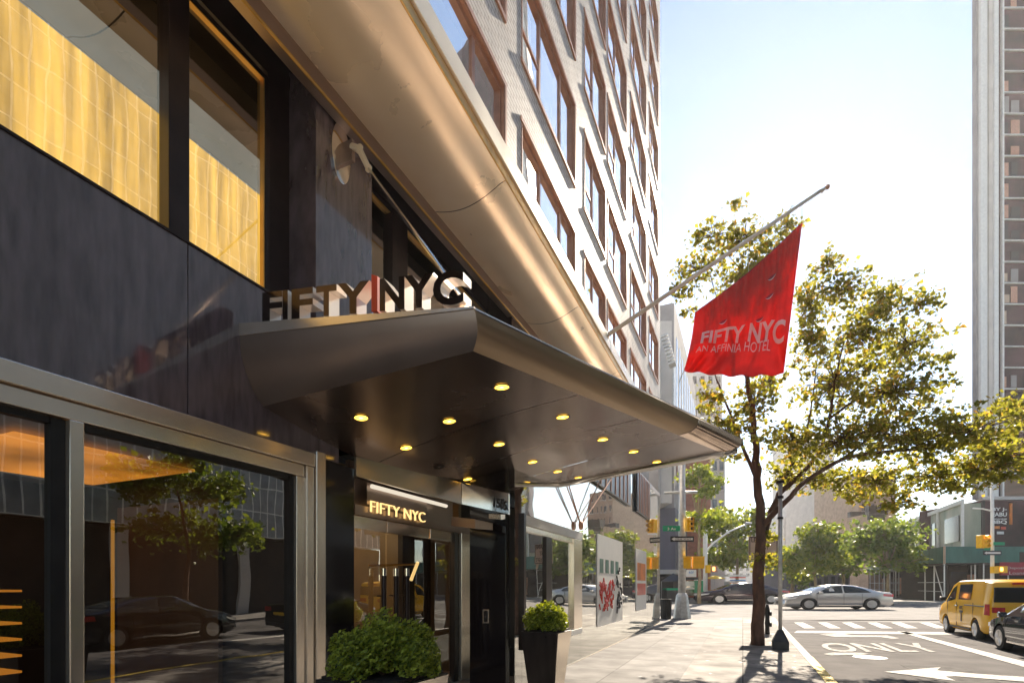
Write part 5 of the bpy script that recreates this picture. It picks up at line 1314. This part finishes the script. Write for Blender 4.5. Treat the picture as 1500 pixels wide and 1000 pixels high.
# left slab building beside hotel, seen over the canopy
sb_ = thing('grey_slab_building', 'narrow grey slab rising beside the hotel tower above the canopy', 'building', tuple(at_d(955, V0 + 20, 50)))
part(MB().fbox(_t(950) * 50, _t(965) * 50, 50, 56, 0, at_d(0, 460, 50).z), 'wall', 'greystone', sb_)
part(MB().fbox(_t(968) * 56, _t(984) * 56, 56, 62, 10.45, at_d(0, 470, 56).z), 'upper_slab', 'palestone', lb_)
ac = MB(); 
for k in range(9):
    a = at_d(968 + k * 1.4, 494 + 5 * k, 48); b = at_d(978 + k * 1.4, 490 + 5 * k, 48); ac.hexa([a, b, b + Vector((0, 1, 0)), a + Vector((0, 1, 0))], [a + Vector((0, 0, .2)), b + Vector((0, 0, .2)), b + Vector((0, 1, .2)), a + Vector((0, 1, .2))])
part(ac, 'louvre_unit', 'galv', sb_)
# right side of the street
building('pale_tower', 'pale tower far down the street right of the sign pole', 1165, 1222, 640, 230, 'palestone', 20, (5, 16, 8, .5, .5))
building('pale_tower', 'cream block low behind the yellow green tree', 1148, 1192, 757, 160, 'palestone', 20, (4, 5, 6, .4, .4))
building('banded_tower', 'pale tower with dark window bands behind the mid trees', 1205, 1236, 700, 120, 'palestone', 16, (3, 8, 8, .55, .6))
building('tan_building', 'tan townhouse with dark bracketed cornice above the street trees', 1246, 1272, 762, 88, 'tan', 14, (2, 3, 4, .4, .5), cornice=1.4)
building('tan_building', 'taller tan block with one high window behind the cornices', 1258, 1312, 690, 95, 'tan', 14, (4, 7, 4, .35, .5))
building('tan_building', 'small tan house whose cornice shows above the wide green tree', 1272, 1292, 752, 80, 'tan', 10, (2, 3, 4, .4, .5), cornice=1.2)
building('brown_building', 'brown low block behind the scaffolding left end', 1165, 1245, 815, 72, 'slate', 10, (8, 2, 1.0, .55, .6))
# netted / glazed building above the green shed, receding along the street
dC = 50.0
cor = at_d(1381, V0 + H * F / dC, dC)       # shed corner
XR = cor.x; YR = cor.y
nb_ = thing('netted_building', 'long glazed building wrapped in pale netting behind the green shed', 'building', (XR + 2, YR + 10, 0))
xe_ = at_y(1437, 800, YR + 2.0).x
part(MB().box(XR + 2.2, xe_, YR + 2.0, YR + 70, 5.0, 9.6), 'wall', 'mesh', nb_)
part(MB().box(XR + 2.0, XR + 2.2, YR + 1.8, YR + 70, 9.61, 10.0), 'top_rail', 'white', nb_)
for k in range(9): part(MB().box(XR + 2.0, XR + 2.19, YR + 1.8 + k * 7, YR + 2.1 + k * 7, 5, 9.6), 'fin', 'white', nb_)
for k in range(6): part(MB().box(XR + 2.12, XR + 2.19, YR + 3 + k * 7, YR + 7 + k * 7, 6.0, 8.6), 'window', 'winglass', nb_)
# green sidewalk shed
sh = thing('sidewalk_shed', 'dark green pavement shed on white posts around the far corner', 'scaffold', (XR, YR, 0))
zs0 = at_d(1381, 824, dC).z; zs1 = at_d(1381, 800, dC).z
part(MB().box(XR, XR + .12, YR + .1, YR + 60, zs0, zs1), 'side_hoarding', 'green', sh)
rC = _t(1381) * dC
part(MB().fbox(rC, rC + 40, dC, dC + .12, zs0, zs1), 'front_hoarding', 'green', sh)
part(MB().box(XR + .12, XR + 3.5, YR + .2, YR + 60, zs0 - .12, zs0 - .02), 'deck', 'darkframe', sh)
part(MB().fbox(rC, rC + 40, dC + .13, dC + 3.4, zs0 - .14, zs0 - .03), 'deck', 'darkframe', sh)
for k in range(20):
    y = YR + .1 + 2.9 * k; part(MB().cyl((XR + .15, y, 0), (XR + .15, y, zs0 - .1), .06, n=8), 'post', 'white', sh)
    if k < 14: part(MB().cyl((XR + 3.1, y, 0), (XR + 3.1, y, zs0 - .1), .06, n=8), 'post', 'galv', sh)
part(MB().cyl((XR + .15, YR, 1.9), (XR + .15, YR + 58, 1.9), .04, n=6).cyl((XR + .15, YR, 1.0), (XR + .15, YR + 58, 1.0), .03, n=6), 'rail', 'galv', sh)
for k in range(1, 12):
    part(MB().cyl(world(rC + k * 3.2, dC + .1, 0), world(rC + k * 3.2, dC + .1, zs0 - .1), .06, n=8), 'post', 'white', sh)
part(MB().cyl((XR + .15, YR + 2.9, zs0 - .2), (XR + .15, YR + .2, .2), .05, n=8), 'brace', 'white', sh)
part(MB().cyl((XR + .1, YR - .1, zs0 - .1), (XR + .1, YR - .1, zs1), .10, n=8), 'corner_board', 'tan', sh)
# dark shops under the shed
shp = thing('corner_shops', 'dark glazed shops with maroon fascia under the green shed', 'building', (XR + 4, YR + 4, 0))
part(MB().box(XR + 3.6, XR + 12, YR + 3, YR + 60, 0, 4.8), 'side_wall', 'darkroom', shp)
part(MB().fbox(rC + 3.5, rC + 40, dC + 3.6, dC + 10, 0, 4.9), 'front_wall', 'darkroom', shp)
for k in range(12): part(MB().box(XR + 3.52, XR + 3.59, YR + 3.3 + k * 4, YR + 6.6 + k * 4, .3, 2.7), 'window', 'winglass' if k % 3 else 'copper', shp)
for k in range(6): part(MB().fbox(rC + 3.8 + k * 2.0, rC + 5.5 + k * 2.0, dC + 3.5, dC + 3.58, .3, 3.0), 'window', 'winglass', shp)
o = sign_f('fascia_sign', 1466, 1560, 823, 842, dC - .25, 'maroon', shp, .12)
for txt, v, uu, ww in (('Deposit Sto', 833, 1494, 3.0), ("Loans", 840.5, 1492, 1.9)):
    pass
text_on('lettering', 'Deposit', at_d(1489, 834, dC - .28), rx, .30, 'signpink', o, width=1.75)
text_on('lettering', 'Loans', at_d(1490, 841, dC - .28), rx, .30, 'signpink', o, width=1.5)
# tall tower with white ribs and plum glass
tw_ = thing('ribbed_tower', 'tall tower with white vertical ribs and plum coloured glass at right', 'building', tuple(at_d(1470, V0 + 25, 58)))
dT = 56.0
def fz(v, d): return at_d(0, v, d).z
tb_ = [(_t(1441) * dT, dT + .8), (_t(1900) * dT, dT + .8), (_t(1900) * dT + 25, dT + 25), (_t(1441) * (dT + 25), dT + 25)]
part(MB().hexa([world(a, b, fz(690, dT)) for a, b in tb_], [world(a, b, 95) for a, b in tb_]), 'glass_wall', 'plumglass', tw_)
for (a_, b_, mm, o_) in ((1433.5, 1437, 'greystone', .3), (1437, 1446.5, 'white', 0), (1447, 1450, 'tan', .3), (1450, 1456, 'palestone', .1), (1456.5, 1463, 'white', 0), (1463.3, 1469.5, 'plumglass', .35), (1470, 1472.5, 'white', .1)):
    part(MB().fbox(_t(a_) * dT, _t(b_) * dT, dT + o_, dT + .79 if o_ < .5 else dT + 1.6, fz(730, dT), 95), 'rib', mm, tw_)
zb0 = fz(692, dT)
for k in range(24):
    z = zb0 + k * 2.31; r0 = _t(1472.6) * dT
    a = world(r0, dT + .62, z); b2 = world(r0 + 22, dT + .62, z)
    part(MB().hexa([a, b2, b2 + Vector((0, .2, 0)), a + Vector((0, .2, 0))], [a + Vector((0, 0, .12)), b2 + Vector((0, 0, .12)), b2 + Vector((0, .2, .12)), a + Vector((0, .2, .12))]), 'floor_line', 'white', tw_)
    rnd = random.Random(k)
    for q in range(2):
        rr_ = r0 + .15 + q * 1.15
        if rnd.random() < .55: part(MB().fbox(rr_, rr_ + rnd.uniform(.6, 1.0), dT + .70, dT + .76, z + .25, z + rnd.uniform(1.0, 2.0)), 'blind', rnd.choice(('tan', 'copper', 'greystone', 'darkframe', 'darkframe')), tw_)
part(MB().fbox(_t(1437) * dT, _t(1500) * dT + 15, dT - .2, dT + .7, fz(732, dT), fz(727, dT)), 'soffit_band', 'palestone', tw_)
# restaurant corner block with sign
bb = thing('restaurant_block', 'dark glazed corner block with white restaurant lettering above the shed', 'building', tuple(at_d(1480, V0 + 22, 54)))
dB = 53.5
part(MB().fbox(_t(1436) * dB, _t(1700) * dB, dB, dB + 8, fz(824, dB), fz(733, dB)), 'wall', 'plumglass', bb)
part(MB().fbox(_t(1436) * dB, _t(1441) * dB, dB - .15, dB - .01, fz(800, dB), fz(733, dB)), 'corner_frame', 'darkframe', bb)
part(MB().fbox(_t(1478) * dB, _t(1481.5) * dB, dB - .12, dB - .01, fz(768, dB), fz(737, dB)), 'orange_panel', 'orange', bb)
for txt, v, hpx, wpx, uu in (('BY J-', 749, 6, 22, 1464), ('EABU', 756, 6, 22, 1464), ('JAPANESE', 761.0, 2.2, 22, 1464), ('BBQ', 767.5, 6, 22, 1464)):
    text_on('lettering', txt, at_d(uu, v, dB - .03), rx, hpx * dB / F, 'signwhite', bb, width=wpx * dB / F, bold=.03)
for k, (a_, b_, c1_, c2_) in enumerate(((1456, 1464, 770, 774), (1466, 1473, 771, 775), (1460, 1470, 778, 782))):
    part(MB().fbox(_t(a_) * dB, _t(b_) * dB, dB - .05, dB - .01, fz(c2_, dB), fz(c1_, dB)), 'picture_panel', ('orange', 'redp', 'signwhite')[k], bb)

# opposite side of the street: seen mirrored in the hotel glass
op = thing('glass_office', 'gridded glass office opposite, seen mirrored in the hotel windows', 'building', (18, 5, 0))
part(MB().box(17.6, 30, -45, 34, 4.5, 34), 'curtain_wall', 'curtwall', op)
part(MB().box(17.9, 30, -45, 34, 0, 4.4), 'base_wall', 'darkroom', op)
for k in range(12): part(MB().box(17.7, 17.88, -44 + k * 6.5, -43.3 + k * 6.5, 0, 4.45), 'column', 'palestone', op)

# ================================================================ DISTANT BLOCKS closing the street
for (u0, u1, vt, d, lb) in ((1062, 1100, 800, 300, 'hazy low block at the very end of the street, left of the tree trunk'), (1100, 1150, 770, 330, 'hazy block at the very end of the street, behind the tree trunk'),
                            (1225, 1262, 742, 210, 'hazy pale block between the banded tower and the tan house')):
    building('distant_block', lb, u0, u1, vt, d, 'palestone', 12, (4, 6, 6, .5, .5))

# ================================================================ HAZE
hz = MB().box(-700, 800, -450, 800, -1.2, 112).build('haze', 'black')
hz['kind'] = 'stuff'
hm, ht = newmat('city_haze'); hz.data.materials.clear(); hz.data.materials.append(hm)
pv = N(ht, 'ShaderNodeVolumePrincipled'); pv.inputs['Color'].default_value = (0.92, 0.92, 0.95, 1); pv.inputs['Density'].default_value = 0.0003; pv.inputs['Anisotropy'].default_value = 0.6
oo = N(ht, 'ShaderNodeOutputMaterial'); ht.links.new(pv.outputs[0], oo.inputs['Volume'])
